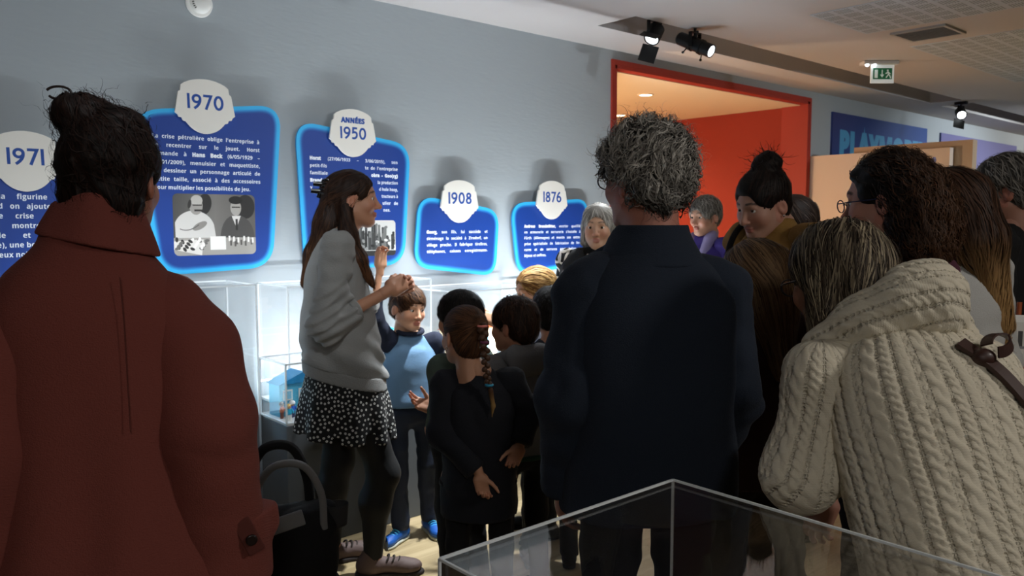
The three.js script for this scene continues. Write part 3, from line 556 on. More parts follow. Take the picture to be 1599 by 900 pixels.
const hairMat = (r = .62) => hairMats[r] ??= P(0xffffff, { vertexColors: true, roughness: r, specularIntensity: .55, side: THREE.DoubleSide });

const headCache = {}, handCache = {};
// ---- a figure: joints from its height and pose, body mesh, head frame
function human(label, group, o) {
  const t = thing('person', label, o.category ?? 'person', [o.at[0], o.y ?? 0, o.at[1]], Math.PI - o.az * Math.PI / 180, group), h = o.h, kid = o.kid, s = h / 1.7;
  const J = { s };
  const sw = (o.sw ?? (kid ? .125 / 1.2 : .165 / 1.7) * h), hw = (kid ? .07 / 1.2 : .088 / 1.7) * h;
  J.hips = o.hips ?? [0, (kid ? .50 : .53) * h, 0]; J.chest = o.chest ?? [0, (kid ? .70 : .73) * h, 0]; J.neck = o.neckAt ?? [0, (kid ? .80 : .845) * h, -.01];
  J.sL = o.sL ?? [sw, (kid ? .77 : .815) * h, -.005]; J.sR = o.sR ?? [-sw, (kid ? .77 : .815) * h, -.005];
  J.eL = o.eL ?? [sw + .05 * s, (kid ? .60 : .635) * h, -.02]; J.eR = o.eR ?? [-sw - .05 * s, (kid ? .60 : .635) * h, -.02];
  J.wL = o.wL ?? [sw + .06 * s, (kid ? .455 : .485) * h, .05]; J.wR = o.wR ?? [-sw - .06 * s, (kid ? .455 : .485) * h, .05];
  J.hL = [J.hips[0] + hw, J.hips[1] - .01, J.hips[2]]; J.hR = [J.hips[0] - hw, J.hips[1] - .01, J.hips[2]];
  J.aL = o.aL ?? [hw + .012, .075 * s, -.02]; J.aR = o.aR ?? [-hw - .012, .075 * s, -.02];
  J.kL = o.kL ?? [(J.hL[0] + J.aL[0]) / 2, .28 * h, .02 + (J.hL[2] + J.aL[2]) / 2]; J.kR = o.kR ?? [(J.hR[0] + J.aR[0]) / 2, .28 * h, .02 + (J.hR[2] + J.aR[2]) / 2];
  J.head = o.head ?? [0, (kid ? .905 : .928) * h, .012]; const hs = o.hs ?? (kid ? .86 : .96);
  const [ry, rx, rz] = o.turn ?? [0, 0, 0]; J.headM = new THREE.Matrix4().makeRotationFromEuler(new THREE.Euler(rx, ry, rz, 'YXZ')).scale(V(hs, hs, hs)).setPosition(...J.head); J.hs = hs;
  // limbs and trunk
  const a = o.armR ?? .92, R = q => q * s * a, legs = [['L', J.hL, J.kL, J.aL], ['R', J.hR, J.kR, J.aR]].flatMap(([_, p, q, r]) => [cap(p, q, .068 * s, .046 * s), cap(q, r, .046 * s, .033 * s), cap(r, [r[0], .04 * s, r[2] + .03 * s], .03 * s, .022 * s)]);
  const arms = [[J.sL, J.eL, J.wL], [J.sR, J.eR, J.wR]].flatMap(([p, q, r]) => [cap(p, q, R(.043), R(.034)), cap(q, r, R(.034), R(.0235))]);
  const nb = V(0, -.10, -.028).applyMatrix4(J.headM).toArray();
  const body = uni(.03, cap(J.hips, J.chest, .095 * s, .09 * s), cap([J.hL[0], J.hips[1], J.hips[2]], [J.hR[0], J.hips[1], J.hips[2]], .085 * s), cap([J.sL[0] * .8 + J.chest[0] * .2, J.sL[1] - .02 * s, J.sL[2]], [J.sR[0] * .8 + J.chest[0] * .2, J.sR[1] - .02 * s, J.sR[2]], .036 * s), cap(J.chest, J.neck, .075 * s, .055 * s), cap(J.neck, nb, .052 * s, .05 * s), ...legs, ...arms);
  const S = rgb(o.skin ?? 0xb58468), pts = [J.hips, J.neck, nb, J.sL, J.sR, J.eL, J.eR, J.wL, J.wR, J.kL, J.kR, J.aL, J.aR, [0, 0, .14 * s], [0, 0, -.05]], bb = [0, 1, 2].map(i => Math.min(...pts.map(p => p[i])) - .12).concat([0, 1, 2].map(i => Math.max(...pts.map(p => p[i])) + .12)); bb[1] = 0;
  const parts = [netMesh(body, bb, o.cell ?? .019, { color: () => S })];
  const hf = headField(o.face ?? {}), hc = o.headCell ?? .005;
  const hk = JSON.stringify([o.face ?? {}, hc]), hg = (headCache[hk] ??= netMesh(hf, [-.1, -.19, -.125, .1, .13, .125], hc)).clone();
  parts.push(finish(hg, { color: headPaint(o.skin ?? 0xb58468, o.lips ?? 0xa05a50, o.brow, o.face ?? {}) }).applyMatrix4(J.headM));
  for (const [k, sd, e, w] of [['handL', 1, J.eL, J.wL], ['handR', -1, J.eR, J.wR]]) { const q = o[k] ?? {}; if (q === 'none') continue; const d = V(...w).sub(V(...e)).normalize().toArray();
    parts.push(handAt(handGeo(o.skin ?? 0xb58468, { s: q.s ?? -sd, scale: (kid ? .74 : .98) * (q.k ?? 1), cell: q.cell ?? .0045, ...q }), w, q.fwd ?? d, q.palm ?? [-sd, 0, 0])); }
  mesh('body', mergeGeometries(parts), skinMat(), t);
  if (o.eyes !== false) for (const sd of [-1, 1]) {
    const e = mesh('eye', new THREE.SphereGeometry(.0122, 18, 14).translate(sd * .031, -.001, .0728).applyMatrix4(J.headM), eyeWhite, t), ic = o.iris ?? 0x3a2a1c;
    const g = o.gaze ?? [0, -.1]; mesh('iris', new THREE.SphereGeometry(.0068, 14, 10).scale(1, 1, .5).translate(0, 0, .0103).rotateX(-g[1]).rotateY(g[0]).translate(sd * .031, -.001, .0728).applyMatrix4(J.headM), irisMats[ic] ??= M(ic, { roughness: .15 }), e);
  }
  return { t, J, o, nb };
}
const bounds = (pts, m) => [0, 1, 2].map(i => Math.min(...pts.map(p => p[i])) - m).concat([0, 1, 2].map(i => Math.max(...pts.map(p => p[i])) + m));
function garment(H, name, f, b, cell, mat, o = {}) { return mesh(name, netMesh(f, b, cell, o), mat, H.t); }
// hair in the head's frame: volume mesh with strands as ONE part
function hair(H, f, b, cell, base, st, mat = hairMat(), name = 'hair') {
  const B = rgb(base), src = netMesh(f, b, cell, { color: (x, y, z) => mix3(B, [B[0] * .5, B[1] * .5, B[2] * .5], .5 + .5 * noise(x * 60, y * 25, z * 60)) });
  const g = [src]; for (const q of st || []) g.push(strands(f, src, q)); for (const q of g) q.applyMatrix4(H.J.headM);
  return mesh(name, mergeGeometries(g), mat, H.t);
}
const faceCut = (f, c = [0, -.045, .112], r = [.068, .112, .080], k = .012) => sub(f, ell(c, r), k);
// fabrics
const weave = noiseTex(256, (u, v) => .5 + .25 * noise(u * 64, v * 64, 3) + .25 * noise(u * 200, v * 40, 9) * .6 + .2 * noise(u * 30, v * 220, 2)); weave.repeat.set(9, 9);
const fabric = (c, o = {}) => P(c, { roughness: .92, bumpMap: weave, bumpScale: .0009, sheen: .25, sheenRoughness: .6, sheenColor: new THREE.Color(c), ...o });
const folds = (A, fx, fy, fz, s = 0) => (x, y, z) => { const w = noise(x * 3 + s, y * 3, z * 3 + s) * .6; return A * (1 - 2 * Math.abs(noise(x * fx + w + s, y * fy + w * 2, z * fz + s))) * .6 + A * .5 * noise(x * fx * 2.1 + s, y * fy * 2, z * fz * 2.1); };
function trousers(H, mat, o = {}) {
  const J = H.J, s = J.s, w = o.w ?? 1, ft = o.cuff ?? .05 * s;
  let f = uni(.03 * s, cap([J.hL[0], J.hips[1], J.hips[2]], [J.hR[0], J.hips[1], J.hips[2]], .105 * s), cap([J.hips[0], J.hips[1] + .12 * s, J.hips[2]], J.hips, .11 * s), ...[[J.hL, J.kL, J.aL], [J.hR, J.kR, J.aR]].flatMap(([p, q, r]) => [cap(p, q, .088 * s * w, .068 * s * w), cap(q, [r[0], ft, r[2]], .068 * s * w, .058 * s * w)]));
  f = both(bump(f, folds(.012 * s, 7 / s, 14 / s, 7 / s, 3)), half([0, -1, 0], -ft), .004); if (o.top) f = both(f, half([0, 1, 0], o.top), .004);
  return garment(H, o.name ?? 'trousers', f, bounds([J.hips, J.kL, J.kR, J.aL, J.aR, [0, J.hips[1] + .14 * s, 0], [0, .02, 0]], .14 * s), o.cell ?? .017, mat);
}
function shoes(H, mat, sole, o = {}) {
  const J = H.J, s = J.s * (o.k ?? 1);
  for (const [a, turn] of [[J.aL, o.turnL ?? .12], [J.aR, o.turnR ?? -.12]]) {
    const P = (x, y, z) => [x * s, y * s, z * s]; let f = uni(.03 * s, cap(P(0, .085, -.01), P(0, .05, -.01), .038 * s, .043 * s), cap(P(0, .045, -.035), P(0, .038, .11), .037 * s, .034 * s), ell(P(0, .035, .15), P(.043, .03, .055)));
    f = both(f, half([0, -1, 0], -.012 * s), .006); const q = placed(f, [a[0], a[1] - .075 * J.s, a[2]], 0, turn, 0);
    const sh = garment(H, 'shoe', q, bounds([[a[0] - .1 * s, 0, a[2] - .12 * s], [a[0] + .1 * s, a[1] + .05 * s, a[2] + .24 * s]], .01), .008, mat);
    const so = uni(.02 * s, cap(P(0, .008, -.035), P(0, .008, .05), .042 * s), ell(P(0, .008, .13), P(.045, .03, .085))); const so2 = placed(both(so, (x, y) => Math.abs(y - .009 * s) - .010 * s, .003), [a[0], a[1] - .075 * J.s, a[2]], 0, turn, 0);
    mesh('sole', netMesh(so2, bounds([[a[0] - .1 * s, -.01, a[2] - .12 * s], [a[0] + .1 * s, .03, a[2] + .25 * s]], .01), .007), sole, sh);
    if (o.laces) for (let i = 0; i < 4; i++) mesh('lace', new THREE.TorusGeometry(.026 * s, .0042 * s, 6, 14, Math.PI * .8).rotateZ(Math.PI * .1).rotateX(.5).translate(0, (.062 - i * .006) * s, (.055 + i * .022) * s).rotateY(turn).translate(a[0], a[1] - .075 * J.s, a[2]), o.laces, sh);
  }
}

// ---- ready-made pieces for the figures further back
function cuffed(E, m, ra, rb) { const ax = V(...m).sub(V(...E)).normalize(), e = V(...m).addScaledVector(ax, .03).toArray(); return both(cap(E, e, ra, rb), half(ax.toArray(), ax.dot(V(...m))), .004); }
function topGarment(H, name, mat, o = {}) {
  const J = H.J, s = J.s, kid = H.o.kid, W = Math.abs(J.sL[0]), sy = J.sL[1], hem = o.hem, w = o.w ?? 1, d = o.d ?? 1, k = kid ? 1.12 : 1, cx = J.chest[0], cz = J.chest[2];
  let f = prof([[hem, 0, 0, W * 1.08 * w, .135 * s * d * k], [lerp(hem, sy, .35), cx * .4, cz * .4, W * 1.06 * w, .128 * s * d * k], [lerp(hem, sy, .7), cx * .8, cz * .8, W * 1.08 * w, .122 * s * d * k], [sy - .045 * s, cx, cz, W * 1.05, .108 * s * d * k], [sy + .012 * s, cx, cz - .005, W * .80, .086 * s * k], [sy + .05 * s, cx, cz, .085 * s * k, .07 * s * k], [sy + .075 * s, cx, cz + .004, .062 * s * k, .06 * s * k]]);
  f = bump(f, folds(.011 * s, 8 / s, 9 / s, 8 / s, o.seed ?? 1)); if (o.cut) f = both(f, o.cut, .004);
  const bb = bounds([[W * 1.2 * w, hem, .15 * s * d], [-W * 1.2 * w, sy + .09 * s, -.17 * s * d]], .03), c = o.cell ?? .0125, t = mesh(name, netMesh(f, bb, c, o.net), mat, H.t);
  if (o.sleeves !== false) for (const [S, E, Wr] of [[J.sL, J.eL, J.wL], [J.sR, J.eR, J.wR]]) {
    const m = E.map((q, i) => lerp(q, Wr[i], o.sleeve ?? .95)), ax = V(...Wr).sub(V(...E)).normalize(), r = (o.armR ?? .058) * s * k;
    let g = uni(.04 * s, cap([S[0] * .75, S[1] + .005, S[2]], S, r * .9, r * 1.02), cap(S, E, r, r * .95), cuffed(E, m, r * .95, r * .78)); g = bump(g, folds(.010 * s, 10 / s, 14 / s, 10 / s, S[0] * 9));
    mesh('sleeve', netMesh(g, bounds([S, E, m, [S[0] * .7, S[1], S[2]]], r + .025), c * .9), o.sleeveMat ?? mat, H.t);
  }
  return t;
}
const gravity = (p) => [p.x * 3.5, p.y > .09 ? -.25 : -.9, p.z * 2.2 - .1];
function shortHair(H, base, cols, o = {}) {
  let f = uni(.03, ell([0, .036, -.013], [.086 + (o.puff ?? 0), .090 + (o.puff ?? 0), .106 + (o.puff ?? 0)]), ell([0, -.02, -.055], [.073, .06, .052]));
  f = faceCut(f, [0, -.052 + (o.line ?? 0), .110], [.076, .105, .083]); for (const s of [-1, 1]) f = sub(f, ell([s * .092, -.03, .012], [.03, .048, .04]), .010);
  f = bump(f, (x, y, z) => .003 * noise(x * 45, y * 45, z * 45));
  return hair(H, f, [-.125, -.12, -.15, .125, .155, .125], o.cell ?? .007, base, [{ n: o.n ?? 1000, len: o.len ?? .06, steps: 8, comb: o.comb ?? gravity, colors: cols, width: o.width ?? .0017, off: [0, .006], mess: o.mess ?? .35, curl: o.curl ?? .002, freq: 1 }]);
}
function longHair(H, base, cols, o = {}) {
  const L = o.L ?? .3, w = o.wide ?? .07, b = o.back ?? .09;
  let f = uni(.03, ell([0, .036, -.015], [.088, .090, .107]), cap([0, .02, -.06], [0, -.10, -b], w * .95, w), cap([0, -.10, -b], [o.dx ?? 0, -L, -b - .035], w, w * .45));
  if (o.sides !== false) for (const s of [-1, 1]) f = add(f, cap([s * .066, -.01, -.02], [s * .080, -(o.sideL ?? .22), -.02], .030, .022), .03);
  f = faceCut(f, [0, -.05, .108], [.070, .108, .082]); f = bump(f, (x, y, z) => .004 * noise(x * 45, y * 12, z * 45) + (o.rough ?? 0) * noise(x * 30, y * 30, z * 30));
  return hair(H, f, [-.15, -L - .08, -b - .14, .15, .15, .11], o.cell ?? .007, base, [{ n: o.n ?? 1300, len: o.len ?? .16, steps: 11, comb: o.comb ?? ((p) => p.y > .0 ? [p.x * 3, -.7, -.5 * smooth(.06, -.05, p.z) - .3] : [0, -1, -.2]), colors: cols, width: o.width ?? .0018, off: [-.001, .004], mess: o.mess ?? .13, tint: o.tint, curl: o.curl ?? 0, freq: o.freq ?? 2 }]);
}

// ------------------------------------------------------------------ visitors in the foreground
const DARKHAIR = 0x1a0f0b;
{ // woman in the rust coat, back turned
  const H = human('person in a rust red wool coat seen from behind, dark hair in a messy bun', null, { at: [.416, -1.696], az: 17, h: 1.67, head: [-.044, 1.562, .03], hs: .97, turn: [-.42, 0, 0], skin: 0xa8755c, handL: { curl: [.4, .4, .45, .5] }, handR: { curl: [.4, .4, .45, .5] },
    sL: [.15, 1.34, 0], sR: [-.15, 1.34, 0], eL: [.215, 1.09, -.01], eR: [-.215, 1.09, -.01], wL: [.222, .78, -.02], wR: [-.222, .78, -.02], brow: 0x1a0f0b, headCell: .005 });
  const coat = P(0x7c3e35, { roughness: .95, bumpMap: weave, bumpScale: .0012, sheen: .5, sheenRoughness: .5, sheenColor: new THREE.Color(0x8a4a40) });
  let f = prof([[.36, 0, -.01, .30, .20], [.6, 0, -.01, .265, .185], [.8, 0, -.005, .232, .160], [1.0, 0, 0, .198, .148], [1.2, 0, -.005, .180, .142], [1.30, .006, -.01, .178, .132], [1.375, .006, -.01, .146, .112], [1.435, 0, -.008, .095, .095], [1.475, 0, 0, .08, .085]]);
  f = bump(f, (x, y, z) => .010 * Math.sin(Math.atan2(x, z) * 7 + noise(x * 3, y * 2, z * 3) * 2) * smooth(1.3, .7, y) + .006 * noise(x * 5, y * 3, z * 5));
  const b = mesh('coat', netMesh(f, [-.33, .34, -.23, .33, 1.5, .23], .009), coat, H.t);
  mesh('back_seam', tube([[-.052, 1.38, -.132], [-.056, 1.30, -.146], [-.058, 1.2, -.151], [-.06, 1.1, -.156]], .0009, 30, 5), coat, b);
  for (const s of [1, -1]) {
    let g = uni(.02, cap([s * .085, 1.33, -.005], [s * .122, 1.295, -.015], .068, .083), cap([s * .122, 1.295, -.015], [s * .168, 1.225, -.035], .083, .094), cap([s * .168, 1.225, -.035], [s * .190, 1.08, -.058], .094, .101), cap([s * .190, 1.08, -.058], [s * .218, .70, -.02], .101, .092));
    g = bump(g, (x, y, z) => folds(.006, 5, 9, 5, s)(x, y, z) * smooth(1.3, 1.0, y)); g = both(g, half([0, -1, 0], -.755), .006);
    const sl = mesh('sleeve', netMesh(g, [Math.min(s * .08, s * .35), .73, -.19, Math.max(s * .08, s * .35), 1.46, .16], .0065), coat, H.t);
    const cuff = both(add(cap([s * .217, .95, -.03], [s * .224, .68, -.01], .097, .098), cap([s * .3, .90, -.02], [s * .305, .85, -.02], .03), .02), (x, y) => Math.abs(y - .815) - .075, .008);
    const ck = mesh('cuff', netMesh(cuff, [Math.min(s * .10, s * .36), .71, -.16, Math.max(s * .12, s * .36), .95, .16], .006), coat, sl);
    if (s < 0) { mesh('strap', new RoundedBoxGeometry(.034, .075, .008, 3, .0035).rotateZ(-.42).translate(-.262, .862, -.122), coat, sl); mesh('button', new THREE.LatheGeometry([[0, 0], [.010, 0], [.0115, .002], [.010, .005], [.007, .004], [0, .004]].map(a => new THREE.Vector2(...a)), 24).rotateX(-Math.PI / 2).translate(-.266, .856, -.127), M(0x1d1110, { roughness: .35 }), sl); }
  }
  // collar: standing band folded over
  let c = prof([[1.39, -.004, -.012, .122, .118], [1.43, -.006, -.010, .110, .108], [1.475, -.010, -.004, .092, .096], [1.515, -.014, .002, .074, .082], [1.53, -.014, .004, .068, .076]], 2.1);
  c = bump(c, (x, y, z) => .0035 * Math.sin(Math.atan2(x, z) * 5 + 1)); c = both(c, (x, y, z) => -(y - (1.437 + .22 * x + .1 * Math.max(0, z))), .006); c = sub(c, prof([[1.40, 0, .01, .065, .07], [1.56, 0, .008, .060, .066]]), .006);
  mesh('collar', netMesh(c, [-.15, 1.38, -.15, .15, 1.55, .15], .0045), coat, H.t);
  trousers(H, fabric(0x18181a)); shoes(H, M(0x1a1512, { roughness: .5 }), M(0x0d0b0a));
  let hv = uni(.03, ell([0, .034, -.014], [.092, .091, .107]), ell([0, -.045, -.055], [.080, .055, .056]), ell([.0, -.085, -.055], [.058, .04, .038]));
  hv = faceCut(hv, [0, -.045, .10], [.074, .108, .085]); hv = sub(hv, ell([-.095, -.035, .01], [.035, .05, .045]), .012);
  const bunC = [.045, .122, -.030]; hv = add(hv, ell(bunC, [.056, .044, .052]), .014); hv = add(hv, ell([-.02, .105, -.01], [.05, .035, .06]), .02);
  hv = bump(hv, (x, y, z) => .004 * noise(x * 40, y * 40, z * 40) + .003 * noise(x * 90, y * 90, z * 90));
  const toBun = p => { const d = V(bunC[0] - p.x, bunC[1] - p.y, bunC[2] - .0 - p.z), L = d.length(); if (L > .062) return d.divideScalar(L).toArray(); return [-(p.z - bunC[2]), .2, (p.x - bunC[0])].map(q => q * 20); };
  const cols = [0x1c100c, 0x24150f, 0x120a08, 0x2d1a13];
  hair(H, hv, [-.13, -.14, -.15, .13, .19, .12], .005, 0x160c09, [
    { n: 2200, len: .10, steps: 9, comb: toBun, colors: cols, width: .0014, off: [-.001, .003], mess: .25 },
    { n: 420, len: .07, steps: 10, comb: toBun, colors: cols, width: .0007, off: [.003, .012], mess: .9, curl: .006, freq: 1.2 },
    { n: 90, len: .06, steps: 10, comb: () => [0, -1, 0], colors: cols, width: .0006, mess: .7, curl: .008, freq: 1, root: p => p.y < -.06, free: (p, t) => t > .25 },
    { n: 60, len: .06, steps: 10, comb: (p) => [p.x * 6, 1, p.z * 6], colors: cols, width: .0006, mess: .9, curl: .008, freq: .8, root: p => p.y > .1, free: (p, t) => t > .1 }]);
  const loop = []; for (let i = 0; i <= 12; i++) { const a = i / 12 * 5.4 + .4; loop.push(V(.088 + Math.cos(a) * .024, .168 + Math.sin(a) * .012, -.03 + .006 * i / 12)); }
  const lm = new THREE.TubeGeometry(new THREE.CatmullRomCurve3(loop), 40, .0026, 6).applyMatrix4(H.J.headM); mesh('loose_curl', lm, M(0x1c100c, { roughness: .5 }), H.t);
}
{ // man with grey curls and navy fleece
  const H = human('person with curly grey hair and glasses in a navy fleece jacket, back turned', null, { at: [1.534, -1.240], az: 32, h: 1.75, head: [.012, 1.605, .025], hs: 1.02, turn: [.42, 0, 0], skin: 0xb87b68, face: { jaw: 1.05, neck: .062 }, brow: 0x4a4742,
    sL: [.165, 1.375, 0], sR: [-.17, 1.375, 0], eL: [.215, 1.07, -.03], eR: [-.205, 1.07, -.03], wL: [.205, .84, .05], wR: [-.175, .86, .08], headCell: .004, handL: { curl: [.3, .35, .4, .45] }, handR: { curl: [.3, .35, .4, .45] } });
  H.t.scale.setScalar(.985); const fl = P(0x1a2433, { roughness: .95, bumpMap: weave, bumpScale: .001, sheen: .35, sheenRoughness: .6, sheenColor: new THREE.Color(0x2a3a52) });
  let f = prof([[.795, 0, 0, .225, .155], [.9, 0, 0, .222, .158], [1.05, 0, -.005, .212, .155], [1.2, 0, -.012, .208, .148], [1.3, 0, -.015, .20, .138], [1.37, 0, -.012, .168, .118], [1.42, 0, -.006, .118, .10], [1.45, 0, 0, .09, .09]]);
  f = bump(f, (x, y, z) => .007 * noise(x * 6, y * 4, z * 6) + .004 * noise(x * 14 + y * 8, y * 9, z * 10));
  const fb = mesh('jacket', netMesh(f, [-.26, .78, -.2, .26, 1.48, .2], .0085), fl, H.t);
  mesh('hem', new THREE.TorusGeometry(1, .03, 8, 60).rotateX(Math.PI / 2).scale(.218, .42, .15).translate(0, .805, 0), fl, fb);
  for (const s of [1, -1]) {
    const [S, E, W] = s > 0 ? [H.J.sL, H.J.eL, H.J.wL] : [H.J.sR, H.J.eR, H.J.wR];
    let g = uni(.02, cap([s * .12, 1.37, 0], [S[0], 1.335, -.01], .064, .078), cap([S[0], 1.335, -.01], E, .080, .074), cuffed(E, W, .074, .060));
    g = bump(g, folds(.012, 9, 12, 9, s * 4)); 
    mesh('sleeve', netMesh(g, bounds([[s * .1, 1.42, 0], S, E, W], .1), .007), fl, H.t);
  }
  let c = prof([[1.395, 0, -.004, .135, .118], [1.43, 0, .002, .118, .110], [1.47, 0, .010, .098, .102], [1.495, 0, .014, .092, .099]], 2.1); c = both(c, (x, y, z) => y - (1.495 - .62 * Math.max(0, z + .01)), .004);
  c = add(c, cap([.075, 1.435, .085], [.115, 1.415, .115], .016, .010), .02); c = add(c, cap([-.075, 1.435, .085], [-.115, 1.415, .115], .016, .010), .02);
  c = sub(c, prof([[1.38, 0, .012, .075, .080], [1.53, 0, .020, .082, .088]]), .004); mesh('collar', netMesh(c, [-.16, 1.37, -.15, .16, 1.52, .16], .0045), fl, H.t);
  trousers(H, fabric(0x1c1815)); shoes(H, M(0x2a211a, { roughness: .5 }), M(0x14100d));
  let hv = uni(.03, ell([0, .045, -.015], [.097, .092, .108]), ell([0, -.02, -.062], [.080, .062, .048]));
  hv = faceCut(hv, [0, -.055, .112], [.084, .108, .085]); hv = sub(hv, ell([.10, -.045, .010], [.05, .056, .062]), .012); hv = sub(hv, ell([-.095, -.035, .022], [.045, .045, .052]), .012);
  hv = bump(hv, (x, y, z) => .008 * noise(x * 32, y * 32, z * 32) + .004 * noise(x * 70, y * 70, z * 70));
  const down = p => [p.x * 4 + 1.2 * noise(p.x * 22, p.y * 22, p.z * 22), -.55 + noise(p.x * 20 + 9, p.y * 20, p.z * 20), p.z * 3 + 1.2 * noise(p.x * 22, p.y * 22, p.z * 22 + 7)], cols = [0x8a867f, 0xb8b3aa, 0x4a4743, 0xd0cbc2, 0x9a968e, 0x605c57];
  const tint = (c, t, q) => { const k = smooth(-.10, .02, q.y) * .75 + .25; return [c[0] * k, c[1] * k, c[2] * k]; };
  hair(H, hv, [-.135, -.12, -.15, .135, .17, .12], .005, 0x4a4743, [
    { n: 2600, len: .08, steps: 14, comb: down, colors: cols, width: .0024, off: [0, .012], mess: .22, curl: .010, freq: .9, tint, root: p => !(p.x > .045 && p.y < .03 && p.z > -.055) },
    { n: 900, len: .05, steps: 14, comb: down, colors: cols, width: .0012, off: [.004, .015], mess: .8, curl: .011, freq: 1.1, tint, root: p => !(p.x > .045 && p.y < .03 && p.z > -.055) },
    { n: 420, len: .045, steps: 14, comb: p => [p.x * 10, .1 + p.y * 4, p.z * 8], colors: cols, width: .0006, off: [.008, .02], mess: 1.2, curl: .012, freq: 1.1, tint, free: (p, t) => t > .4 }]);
  const gm = M(0x1a1512, { roughness: .35 }), G = [];
  for (const s of [-1, 1]) { G.push(new THREE.TorusGeometry(.022, .0018, 8, 28).scale(1.12, .85, 1).translate(s * .033, -.002, .103)); G.push(tube([[s * .057, .004, .102], [s * .078, .003, .07], [s * .083, .002, .0], [s * .083, -.012, -.02]], .0016, 20, 6)); }
  G.push(tube([[-.011, .002, .104], [0, .005, .107], [.011, .002, .104]], .0016, 8, 6));
  mesh('glasses_frame', mergeGeometries(G.map(plain)).applyMatrix4(H.J.headM), gm, H.t);
  for (const s of [-1, 1]) mesh('lens', new THREE.CircleGeometry(.0205, 24).scale(1.12, .85, 1).translate(s * .033, -.002, .103).applyMatrix4(H.J.headM), acrylic, H.t);
}
{ // speaking woman in grey sweater and flowered skirt
  const H = human('person speaking in profile, long brown hair, grey sweater and black flowered skirt', null, { at: [1.695, -2.965], az: 119, h: 1.70, head: [0, 1.572, .028], hs: .98, turn: [0, -.03, 0], skin: 0xb98568, lips: 0xa86058, brow: 0x2a1a12, face: { nose: 1.15, jaw: .95, neck: .048 }, headCell: .0038, cell: .012,
    hips: [0, .92, -.02], chest: [0, 1.24, -.03], neckAt: [0, 1.43, -.035], sL: [.155, 1.375, -.02], sR: [-.16, 1.375, -.035], eL: [.20, 1.09, .02], eR: [-.205, 1.075, -.085], wL: [.045, 1.195, .20], wR: [-.085, 1.20, .165],
    kL: [.075, .45, -.05], kR: [-.075, .43, .135], aL: [.085, .075, -.085], aR: [-.085, .075, .085], handR: { fwd: [.45, .35, .75], palm: [.8, -.3, -.2], curl: [1.2, 1.25, 1.25, 1.2], thumb: [.5, .5], cell: .0035 }, handL: { fwd: [-.45, .25, .6], palm: [-.5, -.3, -.7], curl: [.9, 1, 1, 1], thumb: [.5, .5], cell: .0035 } });
  const kn = fabric(0x8d8d8b, { bumpScale: .0016 }), rowsT = [[.76, 0, -.005, .185, .168], [.86, 0, -.02, .182, .172], [.98, 0, -.032, .176, .163], [1.1, 0, -.04, .172, .150], [1.25, 0, -.045, .168, .130], [1.34, 0, -.04, .16, .108], [1.395, 0, -.035, .125, .085], [1.435, 0, -.03, .075, .068], [1.455, 0, -.025, .06, .06]];
  let f = bump(prof(rowsT), (x, y, z) => folds(.012, 6, 6, 6, 2)(x, y, z) * smooth(1.35, 1.1, y) + .008 * Math.sin((y + z * .6) * 60 + noise(x * 6, y * 5, z * 6) * 5) * smooth(1.05, .92, y) * smooth(.8, .9, y)); f = both(f, half([0, -1, -.257], -.836), .006);
  f = sub(f, cap([0, 1.40, -.02], [0, 1.55, 0], .055, .06), .006);
  const sw = mesh('sweater', netMesh(f, [-.24, .74, -.25, .24, 1.48, .22], .007), kn, H.t);
  const hem = both(prof(rowsT.map(r => [r[0], r[1], r[2], r[3] - .004, r[4] - .004])), (x, y, z) => Math.abs(y + .257 * z - .842) - .028, .004); mesh('hem_rib', netMesh(hem, [-.22, .7, -.23, .22, .95, .2], .006), kn, sw);
  for (const s of [1, -1]) {
    const [S, E, W] = s > 0 ? [H.J.sL, H.J.eL, H.J.wL] : [H.J.sR, H.J.eR, H.J.wR], m = E.map((q, i) => lerp(q, W[i], .42)), ax = V(...W).sub(V(...E)).normalize();
    let g = uni(.04, cap([s * .10, 1.385, -.035], S, .05, .064), cap(S, E, .066, .066), cuffed(E, m, .066, .052)); g = bump(g, (x, y, z) => folds(.012, 10, 16, 10, s)(x, y, z) + .005 * Math.sin((y * 1.0 - z * .5) * 150 + noise(x * 9, y * 9, z * 9) * 3) * smooth(1.3, 1.15, y));
    const sl = mesh('sleeve', netMesh(g, bounds([[s * .1, 1.4, 0], S, E, m], .1), .006), kn, H.t);
    const cf = both(cap(E, W, .056, .044), (x, y, z) => Math.abs(x * ax.x + y * ax.y + z * ax.z - ax.dot(V(...m))) - .016, .004); mesh('cuff', netMesh(cf, bounds([m], .09), .005), kn, sl);
  }
  const flo = canvasTex(1024, 1024, (c, w, h) => {
    c.fillStyle = '#0b0b0d'; c.fillRect(0, 0, w, h); const pts = [];
    for (let i = 0; i < 4000 && pts.length < 230; i++) { const x = rnd() * w, y = rnd() * h; if (pts.every(p => Math.hypot(Math.min(Math.abs(p[0] - x), w - Math.abs(p[0] - x)), Math.min(Math.abs(p[1] - y), h - Math.abs(p[1] - y))) > 50)) pts.push([x, y]); }
    for (const [x, y] of pts) for (const ox of [-w, 0, w]) for (const oy of [-h, 0, h]) { const X = x + ox, Y = y + oy; if (X < -40 || Y < -40 || X > w + 40 || Y > h + 40) continue; c.fillStyle = '#d9d8d2'; for (let k = 0; k < 5; k++) { const a = k * 1.2566 + x; c.beginPath(); c.arc(X + Math.cos(a) * 9.5, Y + Math.sin(a) * 9.5, 7.6, 0, 7); c.fill(); } c.fillStyle = '#15151a'; c.beginPath(); c.arc(X, Y, 4.4, 0, 7); c.fill(); }
  }); flo.repeat.set(3.3, 3.3);
